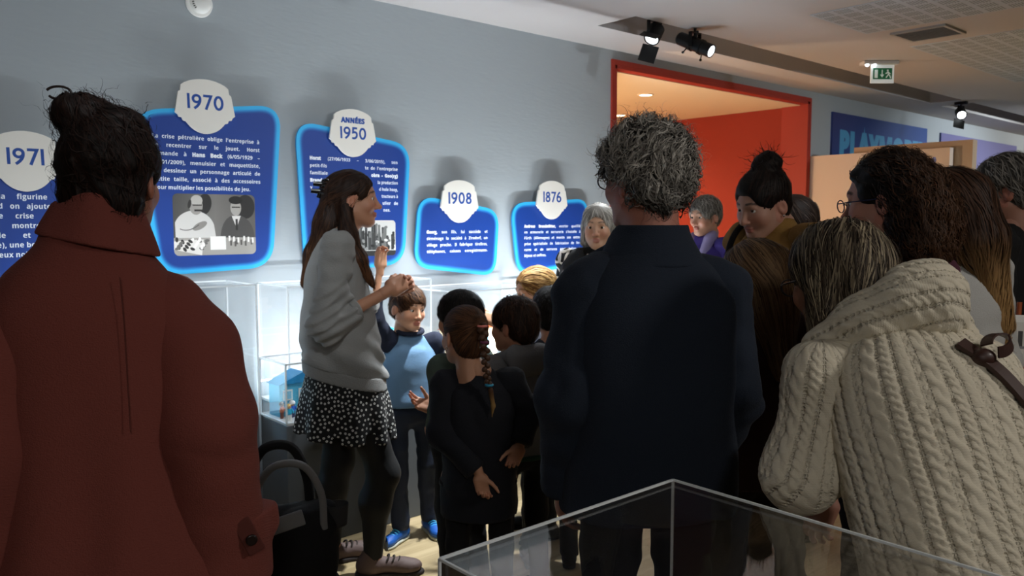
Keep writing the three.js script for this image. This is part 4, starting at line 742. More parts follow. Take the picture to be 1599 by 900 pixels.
  let sk = prof([[.50, 0, -.02, .215, .212], [.6, 0, -.02, .205, .203], [.72, 0, -.02, .192, .188], [.84, 0, -.02, .172, .160], [.95, 0, -.02, .14, .125]], 2.1); sk = bump(sk, (x, y, z) => .012 * Math.sin(Math.atan2(x, z) * 9 + noise(x * 4, y * 3, z * 4) * 2) * smooth(.85, .6, y)); sk = both(sk, half([0, -1, -.12], -.583), .004); sk = sub(sk, prof([[.4, 0, -.02, .20, .198], [.62, 0, -.02, .19, .188]]), .004);
  mesh('skirt', netMesh(sk, [-.26, .5, -.28, .26, .97, .24], .007, { uv: (x, y, z) => [Math.atan2(x, z + .02) * .2, y] }), P(0xffffff, { map: flo, roughness: .85 }), H.t);
  const tg = P(0x0b0b0c, { roughness: .75, sheen: .3 }), J = H.J;
  for (const [s, k, a] of [[1, J.kL, J.aL], [-1, J.kR, J.aR]]) { const m = [lerp(k[0], a[0], .32), lerp(k[1], a[1], .32), lerp(k[2], a[2], .32) - .02]; mesh('tights', netMesh(uni(.05, cap([s * .085, .80, -.02 + k[2] * .3], k, .086, .061), cap(k, m, .058, .060), cap(m, [a[0], .06, a[2]], .060, .037)), bounds([[s * .08, .86, 0], k, a, [a[0], .04, a[2]]], .11), .008), tg, H.t); }
  shoes(H, M(0x5d4a45, { roughness: .7 }), M(0x2a2220), { laces: M(0x2b211c), turnL: .25, turnR: -.1 });
  let hv = uni(.03, ell([0, .036, -.016], [.086, .088, .105]), cap([0, .02, -.065], [.0, -.10, -.105], .058, .060), cap([0, -.10, -.105], [.0, -.23, -.165], .056, .044), cap([0, -.23, -.165], [0, -.345, -.215], .040, .016));
  hv = faceCut(hv, [0, -.045, .105], [.072, .104, .080]); hv = sub(hv, ell([-.09, -.012, .008], [.03, .036, .024]), .01);
  const lock = s => uni(.03, cap([s * .066, -.035, -.03], [s * .088, -.15, -.03], .026, .036), cap([s * .088, -.15, -.03], [s * .092, -.25, .01], .036, .030), cap([s * .092, -.25, .01], [s * .085, -.355, .062], .032, .012)); hv = add(hv, lock(-1), .03); hv = add(hv, lock(1), .03);
  hv = bump(hv, (x, y, z) => .003 * noise(x * 60, y * 14, z * 60) + .002 * noise(x * 120, y * 30, z * 120));
  const fall = (p, g, t) => p.y > -.02 ? [p.x * 3, -.55, -.8 * smooth(.06, -.05, p.z) - .55] : [-p.x * .2, -1, p.x < -.03 && p.z > -.08 ? .35 : -.35], cols = [0x2a1911, 0x3a2417, 0x1e120c, 0x472d1c], tint = (c, t, q) => mix3(c, rgb(0x6b452a), smooth(-.12, -.33, q.y) * .7);
  hair(H, hv, [-.14, -.39, -.26, .14, .14, .12], .005, 0x27170f, [{ n: 2300, len: .16, steps: 12, comb: fall, colors: cols, width: .0014, off: [-.001, .003], mess: .12, tint }, { n: 260, len: .14, steps: 14, comb: fall, colors: cols, width: .0008, off: [.002, .010], mess: .3, tint }]);
  const ck = [], C0 = [-.0, .045, -.128]; for (let i = 0; i < 5; i++) for (const s of [-1, 1]) ck.push(tube([[s * .006, .01 + i * .011 - .022, 0], [s * .024, .01 + i * .011 - .022, .004], [s * .030, .012 + i * .011 - .022, .030]], .0038, 10, 6)); ck.push(new THREE.CylinderGeometry(.007, .007, .06, 12), new THREE.CylinderGeometry(.009, .007, .03, 10).rotateX(1.3).translate(0, .012, -.014), new THREE.CylinderGeometry(.009, .007, .03, 10).rotateX(1.3).translate(0, -.012, -.014));
  mesh('hair_claw', mergeGeometries(ck.map(plain)).scale(1.3, 1.3, 1.3).rotateX(.35).translate(...C0).applyMatrix4(H.J.headM), M(0x0b0b0b, { roughness: .2 }), H.t);
  mesh('earring', new THREE.SphereGeometry(.004, 10, 8).translate(-.083, -.043, -.006).applyMatrix4(H.J.headM), M(0x1a1412, { roughness: .2, metalness: .6 }), H.t);
}
let KNIT;
// cable knit: height of the wool in metres at (u, v), columns along v
function cableKnit(u, v) {
  u *= 1.25; v *= 1.25; const T = .132; let x = ((u % T) + T) % T, h = 0; const rope = (x, c, w, pitch, ph) => { const p = v / pitch * 6.2832 + ph; let m = 0; for (let i = 0; i < 2; i++) { const a = c + Math.sin(p + i * Math.PI) * w * .42, d = (x - a) / (w * .46); if (Math.abs(d) < 1) m = Math.max(m, Math.sqrt(1 - d * d) * (.75 + .25 * Math.cos(p + i * Math.PI))); } return m; };
  const bobble = (x, c, w, pitch) => { const y = ((v / pitch) % 1 + 1) % 1 - .5; const r = Math.hypot((x - c) / (w * .5), y * pitch / (w * .5)); return r < 1 ? Math.sqrt(1 - r * r) * .8 : 0; };
  h = Math.max(rope(x, .018, .026, .062, 0), rope(x, .056, .020, .040, 1), rope(x, .095, .032, .090, 2), bobble(x, .123, .012, .022) * .8);
  const hole = c => { const y = ((v / .0085) % 1 + 1) % 1 - .5, r = Math.hypot((x - c) / .0021, y * .0085 / .0026); return r < 1.4 ? smooth(1.4, .6, r) : 0; };
  h -= 1.1 * Math.max(hole(.0015), hole(.0355), hole(.0405), hole(.0715), hole(.0755), hole(.1145));
  const st = .11 * Math.abs(Math.sin(v / .0052 * 3.1416 + (Math.abs(((x / .005) % 1 + 1) % 1 - .5)) * 2.4)); return h * .8 + st;
}
const knitTex = noiseTex(1024, (u, v) => .40 + .46 * cableKnit(u * .132 / 1.25, v * .36 / 1.25)); knitTex.repeat.set(1.25 / .132, 1.25 / .36);
{ // woman bending forward in the white cable sweater
  const J0 = { hips: [0, .88, 0], chest: [0, 1.09, .14], neckAt: [0, 1.285, .265] };
  const H = human('person leaning forward in a cream cable knit sweater with hood, brown bag strap', null, { at: [1.470, -.478], az: 32, h: 1.66, ...J0, head: [.055, 1.362, .365], hs: .97, turn: [.30, .25, 0], skin: 0xb4866c, brow: 0x4a3526,
    sL: [.172, 1.185, .215], sR: [-.160, 1.185, .215], eL: [.214, 1.01, .20], eR: [-.225, .985, .12], wL: [.13, .97, .42], wR: [-.12, .95, .36], handL: { curl: [.5, .5, .6, .6] }, handR: { curl: [.5, .5, .6, .6] }, headCell: .005 });
  const wool = P(0xd8cfba, { roughness: .95, bumpMap: knitTex, bumpScale: .006, sheen: .5, sheenRoughness: .6, sheenColor: new THREE.Color(0xd8cfba) });
  const tilt = .56, hip = [0, .84, -.02], ct = Math.cos(tilt), st = Math.sin(tilt), inv = (x, y, z) => { const py = y - hip[1], pz = z - hip[2]; return [x, py * ct + pz * st, -py * st + pz * ct]; };
  let f = prof([[-.30, 0, .10, .205, .17], [-.12, 0, .03, .200, .165], [.05, 0, -.01, .19, .15], [.22, 0, -.022, .185, .14], [.34, 0, -.022, .182, .13], [.42, 0, -.018, .165, .11], [.49, 0, -.01, .105, .09], [.535, 0, 0, .075, .075]]);
  f = placed(f, hip, tilt, 0, 0); f = bump(f, (x, y, z) => .008 * noise(x * 5, y * 5, z * 5));
  KNIT = f; const uvT = (x, y, z) => { const q = inv(x, y, z); return [Math.atan2(q[0], -q[2]) * .185, q[1]]; };
  mesh('sweater', netMesh(f, [-.27, .52, -.24, .27, 1.36, .48], .0054, { uv: uvT, shift: (x, y, z) => { const q = uvT(x, y, z); return .0045 * cableKnit(q[0], q[1]); } }), wool, H.t);
  for (const s of [1, -1]) {
    const [S, E, W] = s > 0 ? [H.J.sL, H.J.eL, H.J.wL] : [H.J.sR, H.J.eR, H.J.wR];
    let g = uni(.05, cap([s * .11, 1.215, .215], S, .05, .060), cap(S, E, .062, .064), cuffed([E[0], E[1] - .01, E[2]], W, .066, .048)); g = bump(g, folds(.008, 8, 10, 8, s)); 
    const uvS = (x, y, z) => { const t = clamp((y - S[1]) / (E[1] - S[1]), 0, 1); return [Math.atan2(x - lerp(S[0], E[0], t), -(z - lerp(S[2], E[2], t) - Math.max(0, E[1] - y) * 1.5)) * .07, y]; };
    mesh('sleeve', netMesh(g, bounds([[s * .1, 1.27, .2], S, E, W], .1), .0054, { uv: uvS, shift: (x, y, z) => { const q = uvS(x, y, z); return .0045 * cableKnit(q[0], q[1]) * smooth(S[1] + .055, S[1] + .015, y) * smooth(E[1] - .06, E[1] - .03, y); } }), wool, H.t);
  }
  // hood lying on the shoulders
  let hd = uni(.04, cap([.145, 1.235, .275], [.085, 1.29, .19], .030, .045), cap([.085, 1.29, .19], [-.01, 1.325, .165], .050, .060), cap([-.01, 1.325, .165], [-.08, 1.255, .205], .052, .040), ell([.01, 1.352, .165], [.07, .045, .05], 0, 0, -.1), cap([-.08, 1.255, .205], [-.06, 1.21, .33], .038, .03));
  hd = sub(hd, ell([.03, 1.385, .29], [.085, .09, .10]), .012); hd = bump(hd, (x, y, z) => .010 * noise(x * 12, y * 12, z * 12) + .004 * noise(x * 30, y * 30, z * 30));
  mesh('hood', netMesh(hd, [-.22, 1.17, .06, .22, 1.44, .4], .0045, { uv: (x, y, z) => [y + z * .7, x * 1.1], shift: (x, y, z) => .0035 * cableKnit(y + z * .7, x * 1.1) }), wool, H.t);
  trousers(H, fabric(0x2a2e38), { top: .83 }); shoes(H, M(0x2a211a, { roughness: .5 }), M(0x14100d));
  // shoulder strap of a brown bag, with a loop
  const lea = P(0x3a1f18, { roughness: .5, clearcoat: .15 });
  const ribbon = (pts, nrm, w, th) => { const c = new THREE.CatmullRomCurve3(pts.map(p => V(...p))), sh = new THREE.Shape(); sh.moveTo(-th / 2, -w / 2); sh.lineTo(th / 2, -w / 2); sh.lineTo(th / 2, w / 2); sh.lineTo(-th / 2, w / 2); sh.closePath(); return new THREE.ExtrudeGeometry(sh, { steps: 40, extrudePath: c, bevelEnabled: false }); };
  const B = thing('shoulder_bag', 'brown leather shoulder bag strap with a loop across the cream sweater', 'bag', [H.t.position.x, 0, H.t.position.z], H.t.rotation.y);
  B.userData.strap = true; H.bag = B; globalThis.__bag = { B, lea, ribbon };
  const cols = [0x6f6252, 0x9c8d74, 0x3a3028, 0x2a221c, 0xb5a68a, 0x54483a];
  let hv = uni(.03, ell([0, .036, -.014], [.090, .090, .108]), cap([0, .0, -.06], [0, -.10, -.075], .075, .060), cap([.06, -.02, -.02], [.070, -.13, .0], .038, .026), cap([-.06, -.02, -.02], [-.070, -.13, .0], .038, .026));
  hv = faceCut(hv, [0, -.045, .112], [.068, .105, .080]); hv = bump(hv, (x, y, z) => .003 * noise(x * 60, y * 14, z * 60));
  hair(H, hv, [-.13, -.18, -.16, .13, .14, .11], .005, 0x2e261f, [{ n: 2400, len: .13, steps: 12, comb: (p) => [p.x * 4 + .2, -.8 + (p.y > .08 ? .5 : 0), p.z > .02 && p.y > .05 ? .3 : -.1], colors: cols, width: .0015, off: [-.001, .004], mess: .12, free: p => p.y < -.13 }, { n: 300, len: .12, steps: 12, comb: p => [p.x * 4, -.8, -.1], colors: cols, width: .0009, off: [.002, .010], mess: .3 }]);
  const gm = M(0x121013, { roughness: .35 }), G = []; for (const s of [-1, 1]) { G.push(new THREE.TorusGeometry(.022, .002, 8, 28).scale(1.12, .85, 1).translate(s * .033, -.002, .103)); G.push(tube([[s * .057, .004, .102], [s * .078, .003, .07], [s * .083, .002, .0]], .002, 20, 6)); } G.push(tube([[-.011, .002, .104], [0, .005, .107], [.011, .002, .104]], .0018, 8, 6)); mesh('glasses_frame', mergeGeometries(G.map(plain)).applyMatrix4(H.J.headM), gm, H.t);
}

// ------------------------------------------------------------------ children in front of the cases
const knitFine = noiseTex(256, (u, v) => .5 + .35 * Math.abs(Math.sin(v * 6.2832 * 16 + Math.abs(((u * 20) % 1) - .5) * 3)) + .12 * noise(u * 60, v * 60, 4)); knitFine.repeat.set(11, 11);
{ // boy with the knitted vest, one arm up
  const H = human('child in a light blue knitted vest raising one arm, blue sneakers', null, { category: 'child', kid: true, cell: .012, at: [2.098, -3.105], az: 203, h: 1.19, head: [-.01, 1.085, .02], hs: .87, turn: [.42, .10, -.05], skin: 0xd9a685, lips: 0xb8685c, brow: 0x4a3020, iris: 0x1c120c, gaze: [.3, -.2], headCell: .0034, face: { jaw: .93, nose: .75, cheek: 1.1, chin: .008, neck: .045 },
    sL: [.112, .915, -.005], sR: [-.112, .93, .0], eL: [.15, .73, -.01], wL: [.16, .56, .03], eR: [-.188, 1.055, .10], wR: [-.150, 1.275, .10], aR: [-.06, .055, .04], aL: [.09, .055, -.03], kR: [-.07, .32, .03],
    handR: { fwd: [.05, 1, .05], palm: [.3, .1, .9], curl: [.45, .5, .5, .45], spread: .04, thumb: [.35, .3], cell: .003, s: -1 } });
  const vest = P(0x6f93b5, { roughness: .95, bumpMap: knitFine, bumpScale: .003, sheen: .4 }), navy = fabric(0x1b2236);
  const v = topGarment(H, 'vest', vest, { hem: .635, w: 1.10, d: 1.12, sleeves: false, cell: .0075, seed: 5 });
  mesh('ribbed_hem', new THREE.TorusGeometry(1, .09, 8, 48).rotateX(Math.PI / 2).scale(.130, .16, .108).translate(0, .648, 0), vest, v);
  mesh('collar', new THREE.TorusGeometry(.056, .011, 8, 36).rotateX(Math.PI / 2 + .15).translate(0, .975, .008), navy, H.t);
  for (const [S, E, W] of [[H.J.sL, H.J.eL, H.J.wL], [H.J.sR, H.J.eR, H.J.wR]]) { const ax = V(...W).sub(V(...E)).normalize(), m = E.map((q, i) => lerp(q, W[i], S[0] > 0 ? .95 : .42)); let g = uni(.03, cap(S.map((q, i) => i ? q : q * .8), S, .042, .05), cap(S, E, .050, .047), cuffed(E, m, .047, .038)); g = bump(g, folds(.009, 12, 16, 12, 4)); mesh('sleeve', netMesh(g, bounds([S, E, m], .07), .008), navy, H.t); }
  trousers(H, fabric(0x222c40, { roughness: .8 }), { cell: .010, w: 1.05, cuff: .05 }); shoes(H, M(0x1f5fb8, { roughness: .5 }), M(0xc9c9b8, { roughness: .6 }), { k: 1.05, turnR: -.75, laces: M(0x49c0ee, { roughness: .5 }) });
  shortHair(H, 0x3a2416, [0x3a2416, 0x54361f, 0x6b4729, 0x2b1a10], { line: -.012, comb: p => [p.x * 2 + .5, -.7, p.z * 1.5 + (p.z > 0 ? .4 : -.2)], len: .07, n: 1400, width: .0015 });
}
{ // girl with the braid
  const H = human('child with a long braid and hair ties, dark navy dress, hands behind the back', null, { category: 'child', kid: true, at: [1.719, -2.129], az: 33, h: 1.21, head: [.048, 1.090, .02], hs: .88, turn: [.45, .05, .05], skin: 0xc08e70, headCell: .0042, face: { jaw: .93, nose: .75, chin: .008, neck: .045 },
    sL: [.112, .925, 0], sR: [-.112, .925, 0], eL: [.135, .775, -.05], wL: [.012, .645, -.125], eR: [-.172, .825, -.03], wR: [-.128, .725, -.085], handL: { fwd: [-.2, -1, -.05], palm: [-.2, 0, -1], curl: [.6, .7, .8, .9], cell: .0034, k: .85 }, handR: { fwd: [.45, -1, -.1], palm: [.2, 0, -1], curl: [.6, .7, .8, .9], cell: .0034, k: .85 } });
  const dr = fabric(0x10131c), J = H.J;
  topGarment(H, 'dress', dr, { hem: .47, w: 1.12, d: 1.1, sleeve: .93, armR: .062, cell: .010, seed: 2 });
  trousers(H, fabric(0x0c0d12), { top: .6, w: .85 }); shoes(H, M(0x15161c, { roughness: .5 }), M(0x20201f));
  let hv = uni(.03, ell([0, .034, -.012], [.080, .086, .103]), ell([0, -.035, -.05], [.064, .055, .05])); hv = faceCut(hv, [0, -.045, .105], [.074, .108, .085]); for (const s of [-1, 1]) hv = sub(hv, ell([s * .092, -.03, .012], [.03, .045, .04]), .010);
  const tie = [-.0, .055, -.112]; hv = add(hv, ell(tie, [.022, .028, .018]), .015);
  const cols = [0x4a3020, 0x5d3d27, 0x3a2618, 0x70492d];
  hair(H, hv, [-.12, -.11, -.15, .12, .15, .12], .0058, 0x3f2a1b, [{ n: 1500, len: .10, steps: 9, comb: p => [tie[0] - p.x, tie[1] - p.y, tie[2] - .02 - p.z].map(q => q * 12), colors: cols, width: .0013, off: [-.001, .003], mess: .12 }, { n: 160, len: .05, steps: 8, comb: () => [0, -1, -.2], colors: cols, width: .0007, mess: .8, root: p => p.y < -.03, curl: .003 }]);
  // braid in her own frame: plaited lobes down the back
  const B = [], b0 = V(...tie).add(V(0, -.01, -.022)).applyMatrix4(J.headM), b1 = V(-.012, .985, -.130), b2 = V(-.025, .93, -.128), c = new THREE.CatmullRomCurve3([b0, b0.clone().lerp(b1, .5).add(V(0, 0, -.022)), b1, b2]);
  for (let i = 0; i < 17; i++) { const p = c.getPoint(i / 17 * .93), s = i % 2 ? 1 : -1, w = lerp(1.1, .7, i / 17); B.push(new THREE.SphereGeometry(1, 12, 8).scale(.0105 * w, .0125 * w, .0095 * w).rotateZ(s * .7).translate(p.x + s * .0062 * w, p.y, p.z)); }
  const bm = mesh('braid', mergeGeometries(B.map(plain)), M(0x4f3422, { roughness: .5 }), H.t); mesh('braid_tuft', netMesh(uni(.008, cap(b2.toArray(), [-.035, .875, -.122], .009, .007), cap([-.035, .875, -.122], [-.03, .835, -.118], .007, .002)), bounds([b2.toArray(), [-.03, .83, -.12]], .02), .004, { color: (x, y) => mix3(rgb(0x4f3422), rgb(0x9a7a4a), smooth(.93, .87, y)) }), hairMat(), bm);
  const tieM = [0xf08a80, 0x7a3a5a, 0x2f9ac0]; [0, .22, .9].forEach((q, i) => { const p = i === 0 ? b0 : c.getPoint(q); mesh('hair_tie', new THREE.TorusGeometry(i ? .011 : .014, .0042, 8, 20).rotateX(Math.PI / 2).translate(p.x, p.y, p.z), M(tieM[i], { roughness: .6 }), H.t); });
  mesh('earring', new THREE.TorusGeometry(.0055, .0012, 8, 16).translate(.083, -.048, -.008).applyMatrix4(J.headM), M(0xd8c8a0, { metalness: .8, roughness: .25 }), H.t);
}
{ // boy with the grey hooded sweatshirt
  const H = human('child with short brown hair facing left in a grey hooded sweatshirt', null, { category: 'child', kid: true, at: [2.035, -2.270], az: 14, h: 1.21, head: [.012, 1.085, .03], hs: .90, turn: [.50, .05, 0], skin: 0xb98468, headCell: .0042, face: { jaw: .93, nose: .75, chin: .008, neck: .045 }, handL: { curl: [.4, .5, .5, .5] }, handR: { curl: [.4, .5, .5, .5] } });
  const g = fabric(0x77787a, { bumpScale: .0014 }); const tp = topGarment(H, 'sweatshirt', g, { hem: .60, w: 1.12, d: 1.12, seed: 7, cell: .009 });
  let hd = uni(.03, cap([.085, .955, .03], [.05, .985, -.06], .026, .034), cap([.05, .985, -.06], [-.05, .985, -.06], .036, .036), cap([-.05, .985, -.06], [-.085, .955, .03], .034, .026), ell([0, .95, -.085], [.085, .05, .035])); mesh('hood', netMesh(bump(hd, folds(.006, 16, 16, 16, 3)), [-.15, .87, -.15, .15, 1.05, .09], .0065), g, tp);
  mesh('green_hem_band', new THREE.TorusGeometry(1, .10, 8, 40).rotateX(Math.PI / 2).scale(.132, .12, .108).translate(0, .60, 0), fabric(0x1d4a38), tp);
  trousers(H, fabric(0x14161c)); shoes(H, M(0x1b1d22), M(0x303030));
  shortHair(H, 0x2a1a11, [0x2a1a11, 0x3b2517, 0x4a2f1d, 0x1f130c], { n: 1600, len: .05, width: .0014, mess: .25 });
}
{ // child behind the girl, green shirt
  const H = human('child with black hair behind the girl, green shirt sleeve and both hands showing', null, { category: 'child', kid: true, at: [1.936, -2.507], az: -8, h: 1.215, hs: .88, turn: [.1, .08, 0], skin: 0xc08a6c, face: { jaw: .93, nose: .75, chin: .008, neck: .045 },
    sL: [.115, .92, 0], sR: [-.115, .92, 0], eL: [.145, .75, -.03], wL: [.115, .665, .045], eR: [-.13, .76, .04], wR: [.03, .725, .135], handL: { fwd: [-.35, -.35, .8], palm: [-.9, .1, -.3], curl: [.6, .7, .8, .8], cell: .0036 }, handR: { fwd: [.75, .35, .5], palm: [.1, .5, -.8], curl: [.2, .3, .4, .5], spread: .12, cell: .0036 } });
  topGarment(H, 'shirt', fabric(0x4c5b52), { hem: .60, w: 1.1, d: 1.1, sleeve: .9, armR: .062, seed: 4 }); trousers(H, fabric(0x1a1c22)); shoes(H, M(0x1b1d22), M(0x303030));
  shortHair(H, 0x0d0a09, [0x0d0a09, 0x181210, 0x201813], { puff: .004, line: -.006, n: 1200, len: .07, mess: .2, comb: p => [p.x * 3, -.6, p.z * 2.5] });
}
{ // black-haired child further back
  const H = human('child with short black hair seen from behind, beside the grey hooded boy', null, { category: 'child', kid: true, at: [2.366, -2.446], az: 38, h: 1.21, hs: .88, skin: 0xb98468, face: { jaw: .93, nose: .75, chin: .008, neck: .045 } });
  topGarment(H, 'jumper', fabric(0x232730), { hem: .58, seed: 6 }); trousers(H, fabric(0x14161c)); shoes(H, M(0x1b1d22), M(0x303030));
  shortHair(H, 0x0c0908, [0x0c0908, 0x15100e, 0x1d1613], { n: 1100, puff: .003 });
}
{ // fair-haired child pointing
  const H = human('child with fair hair and an orange hair tie pointing towards the cases', null, { category: 'child', kid: true, at: [2.563, -2.731], az: -70, h: 1.26, head: [0, 1.16, .02], hs: .90, turn: [.05, .18, 0], skin: 0xd8a683, lips: 0xb8685c, brow: 0x8a6a40, headCell: .004, face: { jaw: .93, nose: .75, chin: .008, neck: .045 },
    eL: [.16, .90, .10], wL: [.13, 1.04, .25], handL: { fwd: [-.05, .35, .9], palm: [-.8, -.4, 0], curl: [.15, .3, .5, .6], spread: .08, cell: .0038 } });
  topGarment(H, 'top', fabric(0x2b2a33), { hem: .62, seed: 3 }); trousers(H, fabric(0x1a1c22)); shoes(H, M(0x1b1d22), M(0x303030));
  longHair(H, 0x8a6234, [0x9a7040, 0xc39a5c, 0x7a532b, 0xdab878], { L: .12, wide: .055, back: .07, sides: false, n: 1500, mess: .2, comb: p => [p.x * 2, -.35, -.8] });
  mesh('hair_tie', new THREE.TorusGeometry(.020, .007, 8, 22).translate(0, -.035, -.125).applyMatrix4(H.J.headM), M(0xe06a1c, { roughness: .6 }), H.t);
}
// ------------------------------------------------------------------ adults further back and at the right
{ // silver-haired woman by the 1876 panel
  const H = human('person with silver bobbed hair beside the 1876 panel, black top with white pattern', null, { at: [3.10, -2.868], az: 236, h: 1.57, head: [.015, 1.455, .02], hs: .96, turn: [0, .06, 0], skin: 0xc09578, lips: 0xa8665a, brow: 0x5a4a40, headCell: .0042 });
  const pat = canvasTex(256, 256, (c, w, h) => { c.fillStyle = '#111113'; c.fillRect(0, 0, w, h); c.strokeStyle = '#e2ddd4'; c.lineWidth = 13; for (let i = 0; i < 9; i++) { c.beginPath(); c.ellipse(rnd() * w, rnd() * h, 26, 44, rnd() * 3, 0, 7); c.stroke(); } }); pat.repeat.set(4, 4);
  topGarment(H, 'blouse', P(0xffffff, { map: pat, roughness: .9 }), { hem: .80, seed: 8, cell: .012 });
  let vst = prof([[.78, 0, 0, .195, .15], [1.1, 0, 0, .19, .145], [1.25, 0, 0, .185, .13], [1.31, 0, -.005, .15, .105], [1.345, 0, -.01, .10, .09]]); vst = sub(vst, ell([0, 1.25, .16], [.075, .5, .14]), .01); mesh('black_waistcoat', netMesh(vst, [-.22, .76, -.18, .22, 1.37, .18], .012), fabric(0x101012), H.t);
  trousers(H, fabric(0x17181c)); shoes(H, M(0x1a1512), M(0x0d0b0a));
  longHair(H, 0x8d8880, [0xb8b3aa, 0xd6d1c8, 0x8f8a82, 0x77726a], { L: .12, wide: .074, back: .05, sideL: .085, n: 1100 });
}
{ // grey-haired person with the purple jacket
  const H = human('person with short grey hair in a purple jacket in front of the red room', null, { at: [4.200, -2.967], az: 276, h: 1.63, hs: .97, turn: [0, .10, 0], skin: 0xb98a70, lips: 0xa05a50, brow: 0x5a4a40, headCell: .0045 });
  topGarment(H, 'jacket', fabric(0x33246e), { hem: .78, seed: 9, cell: .013, w: 1.05, d: 1.1 });
  let sc = uni(.02, cap([.07, 1.37, .05], [.05, 1.20, .115], .034, .03), cap([-.07, 1.37, .05], [-.05, 1.20, .115], .034, .03), cap([.07, 1.38, .03], [0, 1.41, -.06], .034), cap([-.07, 1.38, .03], [0, 1.41, -.06], .034)); mesh('lavender_scarf', netMesh(sc, [-.13, 1.14, -.12, .13, 1.47, .17], .010), fabric(0x8a80a8), H.t);
  trousers(H, fabric(0x17181c)); shoes(H, M(0x1a1512), M(0x0d0b0a)); shortHair(H, 0x5a554e, [0x77726a, 0x8f8a82, 0x54504a, 0xa59f96], { puff: .008, n: 900, curl: .004 });
}
{ // woman with the high bun and mustard jumper
  const H = human('person with dark hair in a high bun looking down, mustard jumper', null, { at: [2.658, -1.578], az: 283, h: 1.735, head: [.0, 1.545, .066], hs: 1.0, turn: [-.02, .34, -.06], skin: 0xb58a76, lips: 0x9a5650, brow: 0x1d1310, headCell: .0034, gaze: [0, .3], face: { cheek: 1.12, jaw: 1.05 } });
  topGarment(H, 'jumper', fabric(0x8a6730, { bumpScale: .0016 }), { hem: .82, seed: 10, w: 1.1, d: 1.15, cell: .010 });
  for (const s of [-1]) mesh('strap', new THREE.TubeGeometry(new THREE.CatmullRomCurve3([V(s * .11, 1.475, -.03), V(s * .118, 1.47, .04), V(s * .112, 1.40, .108), V(s * .10, 1.26, .14)]), 24, .012, 6), fabric(0x0e0e10), H.t);
  trousers(H, fabric(0x1c2230)); shoes(H, M(0x1a1512), M(0x0d0b0a));
  let hv = uni(.03, ell([0, .036, -.012], [.086, .089, .106]), ell([0, -.03, -.055], [.066, .055, .05])); hv = faceCut(hv, [0, -.05, .110], [.077, .112, .085]); for (const s of [-1, 1]) hv = sub(hv, ell([s * .092, -.03, .012], [.032, .048, .04]), .010);
  const bc = [0, .128, -.055]; hv = add(hv, ell(bc, [.052, .042, .050]), .016); hv = bump(hv, (x, y, z) => .004 * noise(x * 45, y * 45, z * 45));
  const cols = [0x120b09, 0x1c120e, 0x2a1b14], tb = p => { const d = V(bc[0] - p.x, bc[1] - p.y, bc[2] - p.z), L = d.length(); return L > .06 ? d.divideScalar(L).toArray() : [-(p.z - bc[2]) * 20, 2, (p.x - bc[0]) * 20]; };
  hair(H, hv, [-.13, -.11, -.16, .13, .19, .12], .006, 0x120b09, [{ n: 1700, len: .09, steps: 8, comb: tb, colors: cols, width: .0015, mess: .2 }, { n: 420, len: .06, steps: 9, comb: p => [p.x * 14, .5, (p.z + .055) * 14], colors: cols, width: .0012, mess: 1.1, curl: .006, freq: .8, root: p => p.y > .11, free: (p, t) => t > .15 }]);
  mesh('earring', new THREE.SphereGeometry(.004, 10, 8).translate(.083, -.045, -.006).applyMatrix4(H.J.headM), M(0xc9c9d0, { metalness: .8, roughness: .2 }), H.t);
}
{ const H = human('person with long dark hair and a blue coat standing behind the mustard jumper', null, { at: [3.447, -1.952], az: 300, h: 1.60, skin: 0xb58a76, brow: 0x1d1310 });
  topGarment(H, 'coat', fabric(0x22345a), { hem: .75, seed: 12, cell: .014 }); trousers(H, fabric(0x17181c)); shoes(H, M(0x1a1512), M(0x0d0b0a)); longHair(H, 0x2a1c16, [0x2a1c16, 0x3a281f, 0x57483f], { L: .2, n: 900 }); }
{ // long straight hair behind the man
  const H = human('short person with long straight brown hair between the man and the cream sweater', null, { at: [2.090, -1.305], az: 22, h: 1.435, head: [0, 1.312, .01], hs: .94, turn: [.25, .1, 0], skin: 0xb58a76, brow: 0x4a3020 });
  topGarment(H, 'jumper', fabric(0x4a3430), { hem: .70, seed: 13, cell: .012 }); trousers(H, fabric(0x2a2420)); shoes(H, M(0x1a1512), M(0x0d0b0a));
  longHair(H, 0x4e3a28, [0x6f5439, 0x85684a, 0x553f2b, 0x967854], { L: .28, wide: .082, back: .06, sideL: .25, n: 2200, len: .2, mess: .05, width: .0016 });
}
